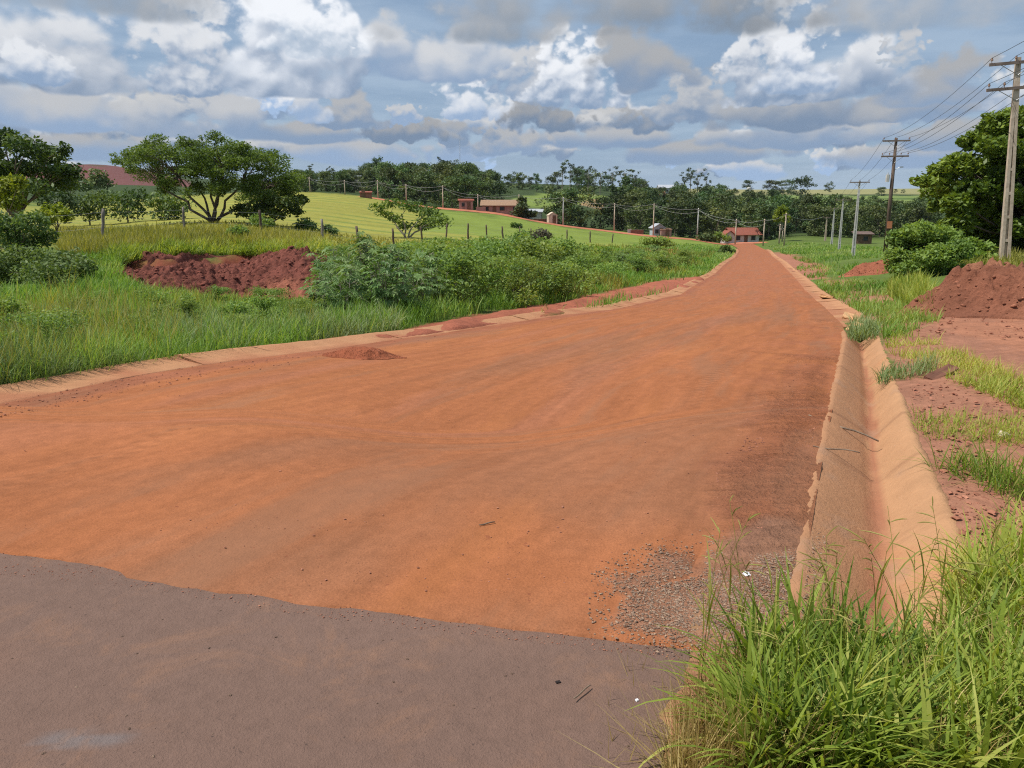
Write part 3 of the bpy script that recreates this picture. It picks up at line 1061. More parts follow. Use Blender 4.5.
def build_kerb(side, y0, y1, gaps, seed, width, rise):
    """sloping concrete apron along one edge of the road, cast in bays"""
    rng = np.random.default_rng(seed)
    mb_v, mb_q, mb_c, n = [], [], [], 0
    ys = [y0]
    while ys[-1] < y1:
        ys.append(ys[-1] + rng.uniform(2.2, 3.8) * (1 + ys[-1] / 35))
    fn = XL if side < 0 else XR
    for a, b in zip(ys[:-1], ys[1:]):
        if any(g0 < (a + b) / 2 < g1 for g0, g1 in gaps):
            continue
        far = min((a + b) / 2 / 40, 1)
        yr = np.linspace(a + .003, b - .003, 26)
        x0 = fn(yr)
        d = np.gradient(x0, yr)
        nx, ny = side / np.sqrt(1 + d * d), -side * d / np.sqrt(1 + d * d)
        tilt, rs, wd = rng.normal(0, .006), rise * rng.uniform(.92, 1.08), width * rng.uniform(.95, 1.05)
        offs = [(-.03, -.14), (-.03, .006), (.0, .016), (wd * .5, rs * .45), (wd * .92, rs * .97), (wd, rs), (wd + .05, rs - .01), (wd + .07, -.15)]
        X, Y, Z, T = [], [], [], []
        for k, (o, z) in enumerate(offs):
            wob = (.06 * (k > 3) + .02) * fbm(yr * 4, yr * 0 + k * .5 + seed, 4, 5) + .05 * fbm(yr * 1.1, yr * 0 + seed, 2, 6)
            oo = o + wob * (k > 1)
            xx, yy = x0 + nx * oo, yr + ny * oo
            X.append(xx), Y.append(yy), T.append(np.full(yr.shape, k / 7))
            Z.append(H(x0, yr) + z + (tilt * np.linspace(-1, 1, 26) + .012 * fbm(yr * 3, yr * 0, 3, k) if k > 1 and k < 7 else 0))
        X, Y, Z, T = (np.stack(q, 1) for q in (X, Y, Z, T))
        q = grid_quads(*X.shape)
        q = q if side > 0 else q[:, ::-1]
        mb_v.append(np.stack([X, Y, Z], -1).reshape(-1, 3))
        nc = X.shape[1]
        caps = [tuple(range(0, nc)), tuple(range(X.size - nc, X.size))]
        mb_q.append(q + n)
        # end caps as quads between opposite profile points
        for base_i in (0, X.size - nc):
            mb_q.append(np.array([[base_i + i, base_i + i + 1, base_i + nc - 2 - i, base_i + nc - 1 - i] for i in range(nc // 2 - 1)]) + n)
        c = np.zeros(X.shape + (3,)) + np.array((.42, .215, .112)) * rng.uniform(.92, 1.06)
        dirt = sstep(.45 - T + .9 * fbm(X * 2.2, Y * 2.2, 4, seed), -.1, .25)[..., None] * .7
        c = c * (1 - dirt) + dirt * np.array((.30, .112, .060))
        mb_c.append(c.reshape(-1, 3))
        n += X.size
    me = make_mesh('kerb', np.concatenate(mb_v), np.concatenate(mb_q), smooth=False, cattr={'col': np.concatenate(mb_c)}, mats=[M_CONC])
    tag(link('kerb', me), kind='structure')


build_channel()
build_kerb(-1, 6.2, 150, [(140, 143)], 3, .42, .085)
build_kerb(1, 14.9, 150, [(18.2, 19.2)], 4, .55, .07)

# ------------------------------------------------------------------ leaves and grass
def leaf_cards(c, L, Wd, rng, up=0.35, droop=0.0):
    """rhombic leaves around the points c; L and Wd are half lengths and half widths"""
    n = len(c)
    nr = rng.normal(size=(n, 3))
    nr[:, 2] = np.abs(nr[:, 2]) + up
    nr /= np.linalg.norm(nr, axis=1)[:, None]
    a = rng.normal(size=(n, 3))
    a[:, 2] -= droop
    a -= (a * nr).sum(1)[:, None] * nr
    a /= np.linalg.norm(a, axis=1)[:, None] + 1e-9
    b = np.cross(nr, a)
    L, Wd = np.broadcast_to(L, (n,))[:, None], np.broadcast_to(Wd, (n,))[:, None]
    v = np.stack([c - a * L, c + b * Wd - a * L * .1, c + a * L, c - b * Wd - a * L * .1], 1).reshape(-1, 3)
    return v, np.arange(4 * n).reshape(-1, 4)


def clump_points(clumps, per, rng, hollow=0.45):
    out, tone = [], []
    for (x, y, z, rx, ry, rz), k in zip(clumps, per):
        d = rng.normal(size=(k, 3))
        d /= np.linalg.norm(d, axis=1)[:, None]
        r = rng.uniform(0, 1, k) ** hollow
        r *= 1 + .22 * np.sin(d[:, 0] * 5 + x) * np.sin(d[:, 1] * 5 + y)
        out.append(np.array((x, y, z)) + d * r[:, None] * np.array((rx, ry, rz)))
        tone.append(np.clip(rng.normal(.5, .2, k) + rng.normal(0, .16), 0, 1))
    return np.concatenate(out), np.concatenate(tone)


def foliage_mesh(name, clumps, per, leaf, rng, mat, up=.35, aspect=.5, droop=0.0, hollow=.45):
    c, tone = clump_points(clumps, per, rng, hollow)
    L = leaf * rng.uniform(.6, 1.3, len(c))
    v, q = leaf_cards(c, L, L * aspect, rng, up, droop)
    return make_mesh(name, v, q, fattr={'rnd': np.repeat(tone, 4)}, mats=[mat])


def limbs(mb, base, targets, r0, rng, fork=.35, sides=6):
    """trunk with limbs curving out to the targets"""
    base = np.asarray(base, float)
    for t in targets:
        t = np.asarray(t, float)
        d = t - base
        s = np.linspace(0, 1, 7)[:, None]
        mid = base + np.array([d[0] * .25, d[1] * .25, d[2] * .55]) + rng.normal(0, .05, 3) * np.linalg.norm(d)
        p = (1 - s) ** 2 * base + 2 * s * (1 - s) * mid + s ** 2 * t
        p[1:-1] += rng.normal(0, .018, (5, 3)) * np.linalg.norm(d)
        mb.tube(p, r0 * (1 - s[:, 0] * .85), sides)
    return mb


M_BARK = mat_solid('bark', (.085, .062, .047), (.17, .135, .105), 9, .9, .02, stretch=(1, 1, .25))
M_BARK_PALE = mat_solid('pale_bark', (.20, .17, .13), (.34, .30, .25), 6, .9, .02, stretch=(1, 1, .25))
M_FOREST = mat_leaf('forest_leaf', (.042, .072, .028), (.080, .122, .042), (.14, .185, .058), .25, hue=.07, val=1.0)
M_EUCA = mat_leaf('eucalyptus_leaf', (.05, .075, .045), (.08, .11, .06), (.12, .15, .08), .2, hue=.02, val=.4)
M_ACACIA = mat_leaf('acacia_leaf', (.060, .10, .020), (.115, .175, .034), (.18, .245, .052), .38, hue=.02, val=.15)
M_MANGO = mat_leaf('broad_leaf', (.05, .09, .016), (.125, .195, .028), (.24, .315, .05), .32, hue=.02, val=.1, rough=.45)
M_DARKTREE = mat_leaf('dark_leaf', (.036, .068, .018), (.075, .125, .030), (.14, .20, .046), .28, val=.2)
M_BUSH = mat_leaf('bush_leaf', (.12, .19, .042), (.20, .30, .07), (.30, .39, .10), .4, val=.25)
M_CASTOR = mat_leaf('castor_leaf', (.085, .155, .042), (.145, .24, .068), (.22, .31, .115), .3, rough=.5, val=.25, spec=.3)
M_LIME = mat_leaf('lime_leaf', (.10, .15, .015), (.20, .255, .025), (.32, .36, .05), .4, val=.15)
M_VINE = mat_leaf('vine_leaf', (.055, .105, .026), (.12, .19, .056), (.24, .33, .13), .33, val=.2)
M_GREYBUSH = mat_leaf('dry_leaf', (.060, .055, .045), (.10, .085, .068), (.14, .12, .09), .2, val=.1)
M_GRASS = mat_leaf('grass_blade', (.115, .19, .026), (.27, .355, .052), (.48, .48, .12), .45, hue=.0, val=0)
M_VERGE = mat_leaf('verge_grass_blade', (.105, .21, .034), (.195, .34, .062), (.36, .43, .12), .42, hue=.0, val=0)
M_YGRASS = mat_leaf('dry_grass_blade', (.17, .19, .035), (.29, .28, .058), (.40, .36, .10), .40, hue=.0, val=0)
M_STRAW = mat_leaf('straw', (.30, .21, .075), (.45, .34, .13), (.60, .48, .22), .3, hue=0, val=0)
M_TUFT = mat_leaf('grass_blade_blue', (.11, .17, .055), (.19, .265, .10), (.30, .35, .16), .38, hue=0, val=0)


def blades(P, h, w, rng, seg=2, lean=.5, curl=.6, tone=None, head=None):
    """curved tapering grass blades rooted at P"""
    n = len(P)
    az = rng.uniform(0, 2 * np.pi, n)
    dx = np.stack([np.cos(az), np.sin(az), np.zeros(n)], 1)
    face = az + np.pi / 2 + rng.normal(0, .5, n)
    sx = np.stack([np.cos(face), np.sin(face), np.zeros(n)], 1)
    le, cu = np.abs(rng.normal(0, lean, n)), np.abs(rng.normal(curl, curl * .5, n))
    s = np.linspace(0, 1, seg + 1)
    ang = le[:, None] + cu[:, None] * s[None]                       # angle from upright along the blade
    st = 1.0 / seg
    hor = np.concatenate([np.zeros((n, 1)), np.cumsum(np.sin(ang[:, :-1]) * st, 1)], 1) * h[:, None]
    ver = np.concatenate([np.zeros((n, 1)), np.cumsum(np.cos(ang[:, :-1]) * st, 1)], 1) * h[:, None]
    c = P[:, None] + dx[:, None] * hor[..., None] + np.array((0, 0, 1.0)) * ver[..., None]
    wd = w[:, None] * np.clip(np.minimum(.65 + s[None] * 1.2, (1.02 - s[None]) * 1.9), .04, 1)
    v = np.stack([c - sx[:, None] * wd[..., None] / 2, c + sx[:, None] * wd[..., None] / 2], 2).reshape(-1, 3)
    k = 2 * (seg + 1)
    i = np.arange(seg) * 2
    q = np.stack([i, i + 1, i + 3, i + 2], 1)
    q = (np.arange(n)[:, None, None] * k + q[None]).reshape(-1, 4)
    if tone is None:
        tone = np.clip(rng.normal(.45, .22, n), 0, 1)
    return v, q, np.repeat(tone, k)


def sample_poly(poly, n, rng):
    a = np.array(poly, float)
    lo, hi = a.min(0), a.max(0)
    out = np.zeros((0, 2))
    while len(out) < n:
        p = rng.uniform(lo, hi, (n * 2, 2))
        out = np.concatenate([out, p[poly_sd(p[:, 0], p[:, 1], poly) > 0]])
    return out[:n]


def blocked(X, Y):
    """on the road, the kerbs or the channel"""
    xr = np.where(Y < GUT_END + .4, LIPR(np.maximum(Y, .5)) + .07, XR(np.maximum(Y, .5)) + .62)
    return (X > XL(np.maximum(Y, .5)) - .40) & (X < xr) & (Y < 186) & (Y > 2.9)


SPOIL = [ZONES[4][0], ZONES[5][0]]


def grass_field(name, label, poly, n, hgt, wid, mat, seed, seg=2, lean=.35, curl=.7, patch=(0, 0), tone_scale=.4, yr=None, tint=0.0, minpx=.8, allow=False):
    rng = np.random.default_rng(seed)
    p = sample_poly(poly, n, rng)
    X, Y, Z = ground(p[:, 0], p[:, 1])
    ok = np.isfinite(X)
    if yr:
        ok &= (Y > yr[0]) & (Y < yr[1])
    if seed in (101, 103, 109, 110, 140):
        q = np.maximum(poly_sd(p[:, 0], p[:, 1], SPOIL[0]) - 1, poly_sd(p[:, 0], p[:, 1], SPOIL[1]) - 5)
        ok &= q + 9 * fbm(np.nan_to_num(X) * .9, np.nan_to_num(Y) * .6, 4, 12) < rng.normal(0, 1.5, n)
        ok = ok & np.isfinite(X)
    X, Y, Z = X[ok], Y[ok], Z[ok]
    if not allow:
        k = ~blocked(X, Y)
        X, Y, Z = X[k], Y[k], Z[k]
    if patch[0]:
        k = fbm(X * patch[0], Y * patch[0], 4, seed) + .5 > patch[1] + rng.normal(0, .04, len(X))
        X, Y, Z = X[k], Y[k], Z[k]
    m = len(X)
    h = hgt * rng.uniform(.45, 1.15, m) * np.clip(1 + .8 * fbm(X * .7, Y * .7, 3, seed + 2) + 1.1 * fbm(X * 3.1, Y * 3.1, 3, seed + 5), .25, 2)
    w = np.maximum(wid * rng.uniform(.7, 1.3, m), minpx * Y / F)
    tone = np.clip(.45 + tint + rng.normal(0, .2, m) + 1.3 * fbm(X * tone_scale, Y * tone_scale, 4, seed + 1) + .7 * fbm(X * 3.1, Y * 3.1, 3, seed + 5), 0, 1)
    v, q, t = blades(np.stack([X, Y, Z - .03], 1), h, w, rng, seg, lean, curl, tone)
    o = link(name, make_mesh(name, v, q, fattr={'rnd': t}, mats=[mat]))
    return tag(o, label, 'grass', kind='stuff')


# left verge, thick green
grass_field('grass', 'thick green grass on the left verge between kerb and cut bank', [(-260, 440), (-60, 412), (0, 398), (100, 379), (200, 361), (300, 345), (340, 342), (400, 328), (322, 308), (240, 303), (150, 293), (115, 278), (60, 290), (-100, 290), (-260, 310)],
            42000, .42, .007, M_VERGE, 101, 3, .3, .8, (.5, .40), .35, (5, 40))
grass_field('grass', 'bluish tufted grass at the edge of the left kerb', [(-60, 412), (0, 400), (100, 380), (200, 362), (300, 346), (400, 332), (400, 322), (300, 316), (180, 318), (60, 322), (-60, 330)],
            38000, .42, .006, M_TUFT, 103, 3, .4, .9, (.4, .47), .5, (5, 40))
grass_field('grass', 'short bright grass at the foot of the cut bank', [(118, 300), (150, 292), (225, 301), (310, 306), (330, 322), (200, 330), (110, 320)], 15000, .30, .007, M_VERGE, 104, 2, .3, .7, (0, 0), .4, (12, 40), .12)
# field behind the fence
grass_field('grass', 'yellow-green grass along the top of the cut bank and fence', [(60, 262), (110, 258), (150, 254), (240, 252), (325, 250), (330, 236), (60, 232)], 26000, .62, .01, M_YGRASS, 105, 2, .25, .7, (0, 0), .2, (30, 110), -.05)
grass_field('grass', 'yellow-green pasture grass beyond the fence', [(-200, 250), (60, 246), (330, 252), (480, 256), (600, 256), (690, 250), (640, 240), (560, 232), (440, 218), (370, 198), (300, 192), (60, 214), (-200, 220)], 42000, .38, .012, M_YGRASS, 107, 2, .3, .7, (0, 0), .08, (40, 80), .0, .8)
# verge beyond the shrubs
grass_field('grass', 'green weeds and grass on the left verge running down to the bend', [(540, 318), (600, 311), (660, 297), (712, 275), (737, 256), (738, 247), (690, 244), (620, 246), (560, 250), (470, 258), (470, 300)], 42000, .42, .010, M_VERGE, 109, 2, .35, .8, (.16, .43), .12, (14, 175), .05)
grass_field('grass', 'dry yellow grass seed heads among the left verge weeds', [(560, 305), (650, 290), (700, 268), (720, 250), (600, 246), (480, 254), (500, 290)], 14000, .55, .010, M_YGRASS, 110, 2, .2, .5, (.12, .50), .2, (14, 175), -.05)
# right verge
grass_field('grass', 'strip of grass on the right verge beside the channel', [(872, 342), (905, 334), (940, 345), (1000, 372), (1080, 400), (1080, 425), (1000, 402), (940, 378), (905, 362)], 5200, .17, .006, M_GRASS, 111, 3, .6, .9, (1.2, .40), .6, (4, 16), .28)
grass_field('grass', 'clump of grass drooping over the channel rim', [(876, 382), (884, 370), (930, 366), (936, 374), (910, 380)], 620, .24, .006, M_TUFT, 112, 3, .7, 1.0, (0, 0), .5, (4, 16), .05, .8, True)
grass_field('grass', 'straggling grass tufts on bare soil of the right verge', [(934, 470), (960, 462), (1040, 480), (1080, 510), (1030, 508), (980, 492)], 700, .30, .006, M_GRASS, 113, 4, .9, .9, (0, 0), .5, (3, 16))
grass_field('grass', 'sparse grass tufts between clods on the right verge', [(900, 420), (960, 395), (1040, 410), (1080, 460), (1000, 445), (930, 440)], 2600, .15, .005, M_GRASS, 114, 3, .8, .8, (1.6, .52), .5, (3, 16), .15)
grass_field('grass', 'green grass by the broken kerb on the right', [(850, 330), (836, 316), (810, 296), (790, 276), (800, 264), (900, 268), (930, 292), (940, 322), (905, 334), (880, 340)], 15000, .34, .008, M_VERGE, 115, 3, .35, .8, (.6, .48), .3, (11, 80), .1)
grass_field('grass', 'taller bright grass between the dirt pile and the bush', [(885, 292), (900, 276), (928, 290), (934, 316), (905, 312)], 4200, .55, .009, M_GRASS, 116, 3, .25, .6, (0, 0), .4, (12, 50), -.02)
grass_field('grass', 'yellowish grass round the foot of the near power pole', [(940, 272), (1000, 268), (1200, 268), (1200, 258), (1000, 255), (900, 262)], 9000, .55, .012, M_YGRASS, 117, 2, .3, .6, (0, 0), .3, (24, 90), -.1)
grass_field('grass', 'meadow grass below the row of grey poles', [(768, 247), (800, 262), (850, 270), (930, 270), (930, 250), (860, 246), (790, 243)], 13000, .40, .02, M_VERGE, 118, 2, .3, .6, (.12, .47), .1, (40, 200), .2)
# right foreground
FG = [(740, 800), (732, 750), (736, 706), (748, 680), (765, 655), (800, 668), (850, 680), (905, 668), (938, 635), (962, 592), (1024, 552), (1150, 540), (1300, 700), (1300, 800)]
grass_field('grass', 'tall broad bladed grass in the near right corner', FG, 4000, .36, .0145, M_GRASS, 121, 7, .5, 1.0, (0, 0), 1.5, (1.6, 6), -.02, .8, True)
grass_field('grass', 'bright fine grass in the near right corner', [(770, 800), (800, 706), (905, 676), (944, 636), (962, 592), (1024, 562), (1150, 545), (1300, 700), (1300, 800)], 6500, .21, .0065, M_GRASS, 122, 5, .6, .9, (0, 0), 1.2, (1.6, 6), .25, .8, True)
grass_field('grass', 'dry yellowed blades among the near grass', FG, 3200, .30, .0045, M_STRAW, 123, 4, .6, .9, (0, 0), 1, (1.6, 6), .0, .8, True)
grass_field('grass', 'tuft of grass leaning over the broken channel rim', [(940, 600), (950, 570), (1024, 540), (1100, 530), (1100, 580), (1000, 600)], 900, .28, .006, M_GRASS, 124, 5, .6, .9, (0, 0), 1, (1.6, 6), .25, .8, True)
grass_field('grass', 'dead straw lying flat at the edge of the asphalt', [(668, 800), (676, 740), (700, 690), (728, 660), (760, 720), (840, 800)], 3200, .24, .0030, M_STRAW, 125, 3, 1.45, .12, (0, 0), 1, (1.6, 5), .0, .5, True)
grass_field('grass', 'loose straws scattered on the asphalt edge', [(590, 768), (620, 660), (690, 640), (700, 700), (690, 768)], 90, .16, .0024, M_STRAW, 126, 3, 1.5, .05, (0, 0), 1, (1.6, 5), .0, .5, True)


def seed_stalks():
    """thin flowering stems with branched heads above the near grass"""
    rng = np.random.default_rng(131)
    mb = MB()
    roots = [(735, 690), (742, 660), (760, 672), (820, 690), (826, 676), (850, 700), (872, 690), (905, 672), (940, 650), (700, 700), (716, 680), (790, 690), (775, 700), (895, 700), (960, 640), (1000, 620), (880, 720), (838, 730)]
    roots = roots + [(x + rng.uniform(-26, 26), y + rng.uniform(-10, 20)) for x, y in roots]
    X, Y, Z = ground([r[0] for r in roots], [r[1] for r in roots])
    for x, y, z in zip(X, Y, Z):
        h = rng.uniform(.34, .64)
        a, le = rng.uniform(0, 6.28), rng.uniform(.05, .45)
        s = np.linspace(0, 1, 7)
        p = np.stack([x + math.cos(a) * h * le * s ** 1.8, y + math.sin(a) * h * le * s ** 1.8, z + h * s * (1 - .12 * le * s)], 1)
        mb.tube(p, .0017 * (1 - .55 * s), 4, rnd=None) if False else mb.tube(p, .0017 * (1 - .55 * s), 4)
        mb.at.setdefault('rnd', []).append(np.full(7 * 4, rng.uniform(.15, .6)))
        # blades up the stem
        for t in (.25, .45, .65):
            b = np.array([np.interp(t, s, p[:, i]) for i in range(3)])
            v, q, tn = blades(b[None], np.array([rng.uniform(.12, .24)]), np.array([.006]), rng, 4, .5, .6)
            mb.add(v, q, rnd=tn * .6)
        for _ in range(rng.integers(3, 6)):
            t = rng.uniform(.82, 1)
            b = np.array([np.interp(t, s, p[:, i]) for i in range(3)])
            d = np.array([math.cos(a + rng.normal(0, 1.4)), math.sin(a + rng.normal(0, 1.4)), rng.uniform(.1, .9)]) * rng.uniform(.04, .09)
            pts = b + d * np.linspace(0, 1, 4)[:, None] - np.array((0, 0, .02)) * (np.linspace(0, 1, 4) ** 2)[:, None]
            mb.tube(pts, (.0010, .0022, .0022, .0008), 4)
            mb.at['rnd'].append(np.full(16, rng.uniform(.5, .95)))
    o = mb.build('grass', M_YGRASS)
    tag(o, 'thin flowering grass stalks standing above the near grass', 'grass', kind='stuff')


seed_stalks()
grass_field('grass', 'rank grass and weeds under the thicket by the left kerb', [(310, 332), (400, 331), (470, 316), (560, 303), (600, 290), (600, 264), (440, 262), (330, 272), (318, 300)], 16000, .48, .009, M_VERGE, 140, 2, .35, .8, (0, 0), .4, (13, 60), -.1)
grass_field('grass', 'overhanging yellow-green grass along the rim of the cut bank', [(100, 262), (112, 256), (150, 251), (240, 249), (328, 247), (334, 258), (326, 254), (240, 255), (150, 257), (118, 264)], 9000, .62, .010, M_GRASS, 141, 3, .5, 1.0, (0, 0), .4, (20, 60), .15)
grass_field('grass', 'green grass between the vine covered bush and the cut bank', [(80, 296), (80, 262), (104, 252), (122, 264), (122, 280), (150, 294), (110, 300)], 3500, .45, .009, M_VERGE, 142, 2, .35, .8, (0, 0), .4, (14, 40), .0)
grass_field('grass', 'pale thin seed stalks standing above the left verge grass', [(-200, 420), (0, 392), (200, 352), (330, 334), (330, 310), (200, 306), (60, 300), (-200, 320)], 6500, .72, .0035, M_YGRASS, 150, 4, .18, .5, (.4, .45), .4, (5, 40), .12, .55)
grass_field('grass', 'dark green grass growing out of the end of the channel', [(846, 344), (850, 326), (866, 318), (880, 330), (876, 340)], 900, .30, .007, M_TUFT, 143, 3, .5, .9, (0, 0), .5, (12, 22), .0, .8, True)
grass_field('grass', 'dense dark green broad bladed tussock at the corner of the asphalt', [(748, 800), (742, 735), (744, 700), (760, 672), (800, 658), (855, 668), (885, 700), (880, 800)], 1500, .40, .017, M_GRASS, 144, 7, .5, 1.0, (0, 0), 1.5, (1.6, 6), -.2, .8, True)
grass_field('grass', 'patchy grass on the verge beyond the right edge of the view', [(1100, 560), (1150, 500), (1280, 470), (1420, 520), (1480, 700), (1300, 800)], 5000, .26, .007, M_GRASS, 145, 4, .6, .9, (1.2, .45), 1.2, (1.6, 8), .15, .8, True)

# ------------------------------------------------------------------ trees and bushes
def view_clumps(px, Y, items, rng, spread):
    """clumps given by where they show in the view (column, row, half width, half height), set out round a base at depth Y: local coordinates"""
    b = at(px, Y)
    k = Y / F
    out = []
    for cx, cy, rx, ry in items:
        dy = rng.uniform(-spread, spread)
        u, e = ray(cx, cy)
        yy = Y + dy
        out.append((float(u) * yy - b.x, dy, CAMZ + float(e) * yy - b.z, rx * k, rx * k * rng.uniform(.8, 1.2), ry * k))
    return b, out


def tree(name, label, cat, px, Y, items, per, leaf, mats, seed, spread, r0=.18, up=.35, group=None, aspect=.5, forks=None, hollow=.45, crown='crown', trunk='trunk', outline=None):
    rng = np.random.default_rng(seed)
    if seed == 1:                     # broken, uneven crown
        items = [(x + rng.normal(0, 3), y + rng.normal(0, 2.5), rx * rng.uniform(.7, 1.1), ry * rng.uniform(.7, 1.1)) for x, y, rx, ry in items]
        items += [(rng.uniform(140, 292), rng.uniform(158, 192), rng.uniform(5, 10), rng.uniform(2.5, 5)) for _ in range(22)]
        items += [(x + rng.uniform(-6, 6), y - rng.uniform(4, 8), rng.uniform(3, 6), rng.uniform(2, 3.5)) for x, y, rx, ry in items[:16]]
    if outline:                       # fill the whole crown with clumps
        poly, k, r = outline
        items = list(items) + [(x, y, rng.uniform(.7, 1.2) * r, rng.uniform(.4, .7) * r) for x, y in sample_poly(poly, k, rng)]
    b, cl = view_clumps(px, Y, items, rng, spread)
    t = thing(name, label, cat, b, 0, group)
    area = np.array([c[3] * c[5] for c in cl])
    n = np.maximum((per * len(cl) * area / area.sum()).astype(int), 40)
    link(crown, foliage_mesh(crown, cl, n, leaf, rng, mats[1], up, aspect, 0, hollow), t)
    mb = MB()
    tg = [(c[0] * .92, c[1] * .92, c[2] - c[5] * .25) for c in cl]
    if forks:
        # a few main stems, each carrying the nearest clumps
        st = [np.array(f) for f in forks]
        for f in st:
            p = np.array([[0, 0, -.2], [f[0] * .35, f[1] * .35, f[2] * .45], f])
            s = np.linspace(0, 1, 6)[:, None]
            p = (1 - s) ** 2 * p[0] + 2 * s * (1 - s) * p[1] + s ** 2 * p[2]
            p[1:-1] += rng.normal(0, .035, (4, 3)) * np.linalg.norm(f)
            mb.tube(p, r0 * (1 - .5 * s[:, 0]), 7)
        for q in tg:
            f = min(st, key=lambda f: np.linalg.norm(f - np.array(q)))
            limbs(mb, f, [q], r0 * .42, rng)
    else:
        hz = min(c[2] for c in cl) * .45
        mb.tube([(0, 0, -.2), (.02, 0, hz * .5), (0, 0, max(hz, .15))], (r0, r0 * .9, r0 * .8), 7)
        limbs(mb, (0, 0, max(hz, .15) * .9), tg, r0 * .55, rng)
    mb.build(trunk, mats[0], t, True)
    return t


tree('acacia_tree', 'wide spreading tree with a flat feathery crown and several dark stems in the pasture', 'tree', 213, 76,
     [(116, 159, 9, 4), (128, 153, 11, 5), (140, 150, 12, 6), (152, 147, 12, 7), (134, 162, 14, 5), (150, 160, 14, 6), (166, 145, 13, 8), (184, 143, 14, 8), (200, 139, 13, 6), (216, 142, 14, 7), (230, 146, 12, 7), (244, 152, 11, 7), (176, 156, 15, 7), (196, 155, 15, 7), (216, 157, 15, 7), (236, 163, 14, 7),
      (158, 170, 12, 5), (262, 155, 10, 6), (276, 152, 8, 5), (282, 164, 10, 7), (270, 170, 13, 7), (289, 176, 11, 6), (254, 178, 13, 7), (278, 182, 12, 6), (178, 170, 13, 5), (208, 170, 13, 6), (230, 177, 13, 6), (246, 190, 12, 5), (196, 183, 10, 4), (162, 182, 8, 3), (222, 190, 9, 4), (264, 190, 12, 5)],
     260, .125, (M_BARK, M_ACACIA), 1, 4.4, .15, .5, outline=([(112, 158), (150, 145), (203, 137), (245, 148), (285, 160), (300, 178), (292, 200), (244, 198), (214, 192), (176, 194), (146, 182)], 100, 11), forks=[(-4.4, .6, 3.0), (-2.4, -1.2, 4.2), (-.3, 1.4, 4.6), (1.6, -.8, 4.6), (3.2, -.4, 3.6), (4.6, .8, 2.8), (-1.3, .8, 3.0), (.8, .4, 3.2)])
tree('small_tree', 'low dark bushy tree under the right side of the spreading acacia', 'tree', 274, 74,
     [(286, 202, 18, 7), (300, 200, 9, 5), (266, 204, 14, 8), (254, 212, 12, 8), (276, 213, 14, 6), (242, 210, 10, 7), (296, 211, 10, 5)], 380, .20, (M_BARK, M_DARKTREE), 2, 1.8, .14, .4)
tree('dark_tree', 'large dark tree with dense crown at the far left edge', 'tree', 18, 64,
     [(4, 138, 18, 10), (28, 148, 20, 10), (-20, 148, 24, 15), (52, 157, 16, 7), (64, 150, 7, 8), (40, 167, 24, 10), (10, 170, 24, 11), (72, 172, 12, 8), (-45, 165, 28, 18), (60, 182, 18, 9), (30, 186, 22, 9)],
     420, .2, (M_BARK, M_DARKTREE), 3, 3.0, .25, .4, outline=([(-40, 140), (2, 132), (30, 144), (62, 152), (80, 172), (70, 190), (-40, 198)], 14, 13))
tree('lime_bush', 'bright yellow-green bush at the left edge in front of the dark tree', 'bush', 8, 48, [(8, 188, 14, 12), (-12, 196, 16, 14), (20, 182, 7, 7), (14, 202, 12, 9)], 420, .16, (M_BARK, M_LIME), 4, 1.2, .07, crown='foliage', trunk='stem')
tree('lime_bush', 'small yellow-green bush between the left thicket and the pasture', 'bush', 58, 50, [(54, 212, 14, 9), (66, 216, 8, 7), (46, 218, 10, 8)], 380, .14, (M_BARK, M_LIME), 5, 1.0, .06, crown='foliage', trunk='stem')
tree('thicket_bush', 'tall tangled dark green bush at the left edge above the vine covered bush', 'bush', 20, 31, [(8, 226, 22, 14), (32, 222, 18, 11), (-18, 236, 24, 20), (44, 236, 14, 11), (24, 244, 22, 11)], 900, .085, (M_BARK, M_VINE), 6, 1.3, .07, .3, crown='foliage', trunk='stem')
tree('vine_bush', 'low rounded vine covered bush on the left verge beside the cut bank', 'bush', 52, 24, [(62, 261, 26, 13), (26, 258, 24, 14), (84, 268, 13, 12), (44, 272, 28, 12), (4, 270, 20, 16), (-20, 265, 26, 22)], 1300, .06, (M_BARK, M_VINE), 7, .9, .05, .3, crown='foliage', trunk='stem')
for i, (px, Y, it, lab) in enumerate([
        (90, 98, [(84, 204, 18, 10), (100, 200, 16, 10), (92, 213, 18, 8)], 'dense green bush behind the pasture, left end of the row'),
        (128, 100, [(118, 200, 16, 10), (138, 198, 16, 11), (128, 211, 20, 10)], 'dense green bush in the middle of the row behind the pasture'),
        (168, 98, [(160, 202, 16, 10), (178, 205, 16, 10), (168, 214, 18, 8)], 'dense green bush of the row nearest the acacia stems'),
        (58, 92, [(50, 198, 16, 11), (66, 202, 14, 10), (58, 212, 18, 8)], 'dark bush under the far left tree beside the row')]):
    tree('field_bush', lab, 'bush', px, Y, it, 480, .22, (M_BARK, M_FOREST if i == 3 else M_DARKTREE), 20 + i, 2.0, .1, group='bushes in a row behind the pasture', crown='foliage', trunk='stem')
tree('far_tree', 'dark blue-green tree in front of the ploughed red hill', 'tree', 99, 230, [(98, 176, 10, 7), (92, 184, 11, 6), (105, 183, 9, 6)], 300, .5, (M_BARK, M_FOREST), 30, 3, .2)
tree('far_tree', 'brownish tree at the foot of the ploughed red hill', 'tree', 72, 200, [(70, 178, 14, 8), (82, 186, 10, 6), (60, 186, 12, 7)], 300, .5, (M_BARK, M_FOREST), 31, 3, .2)
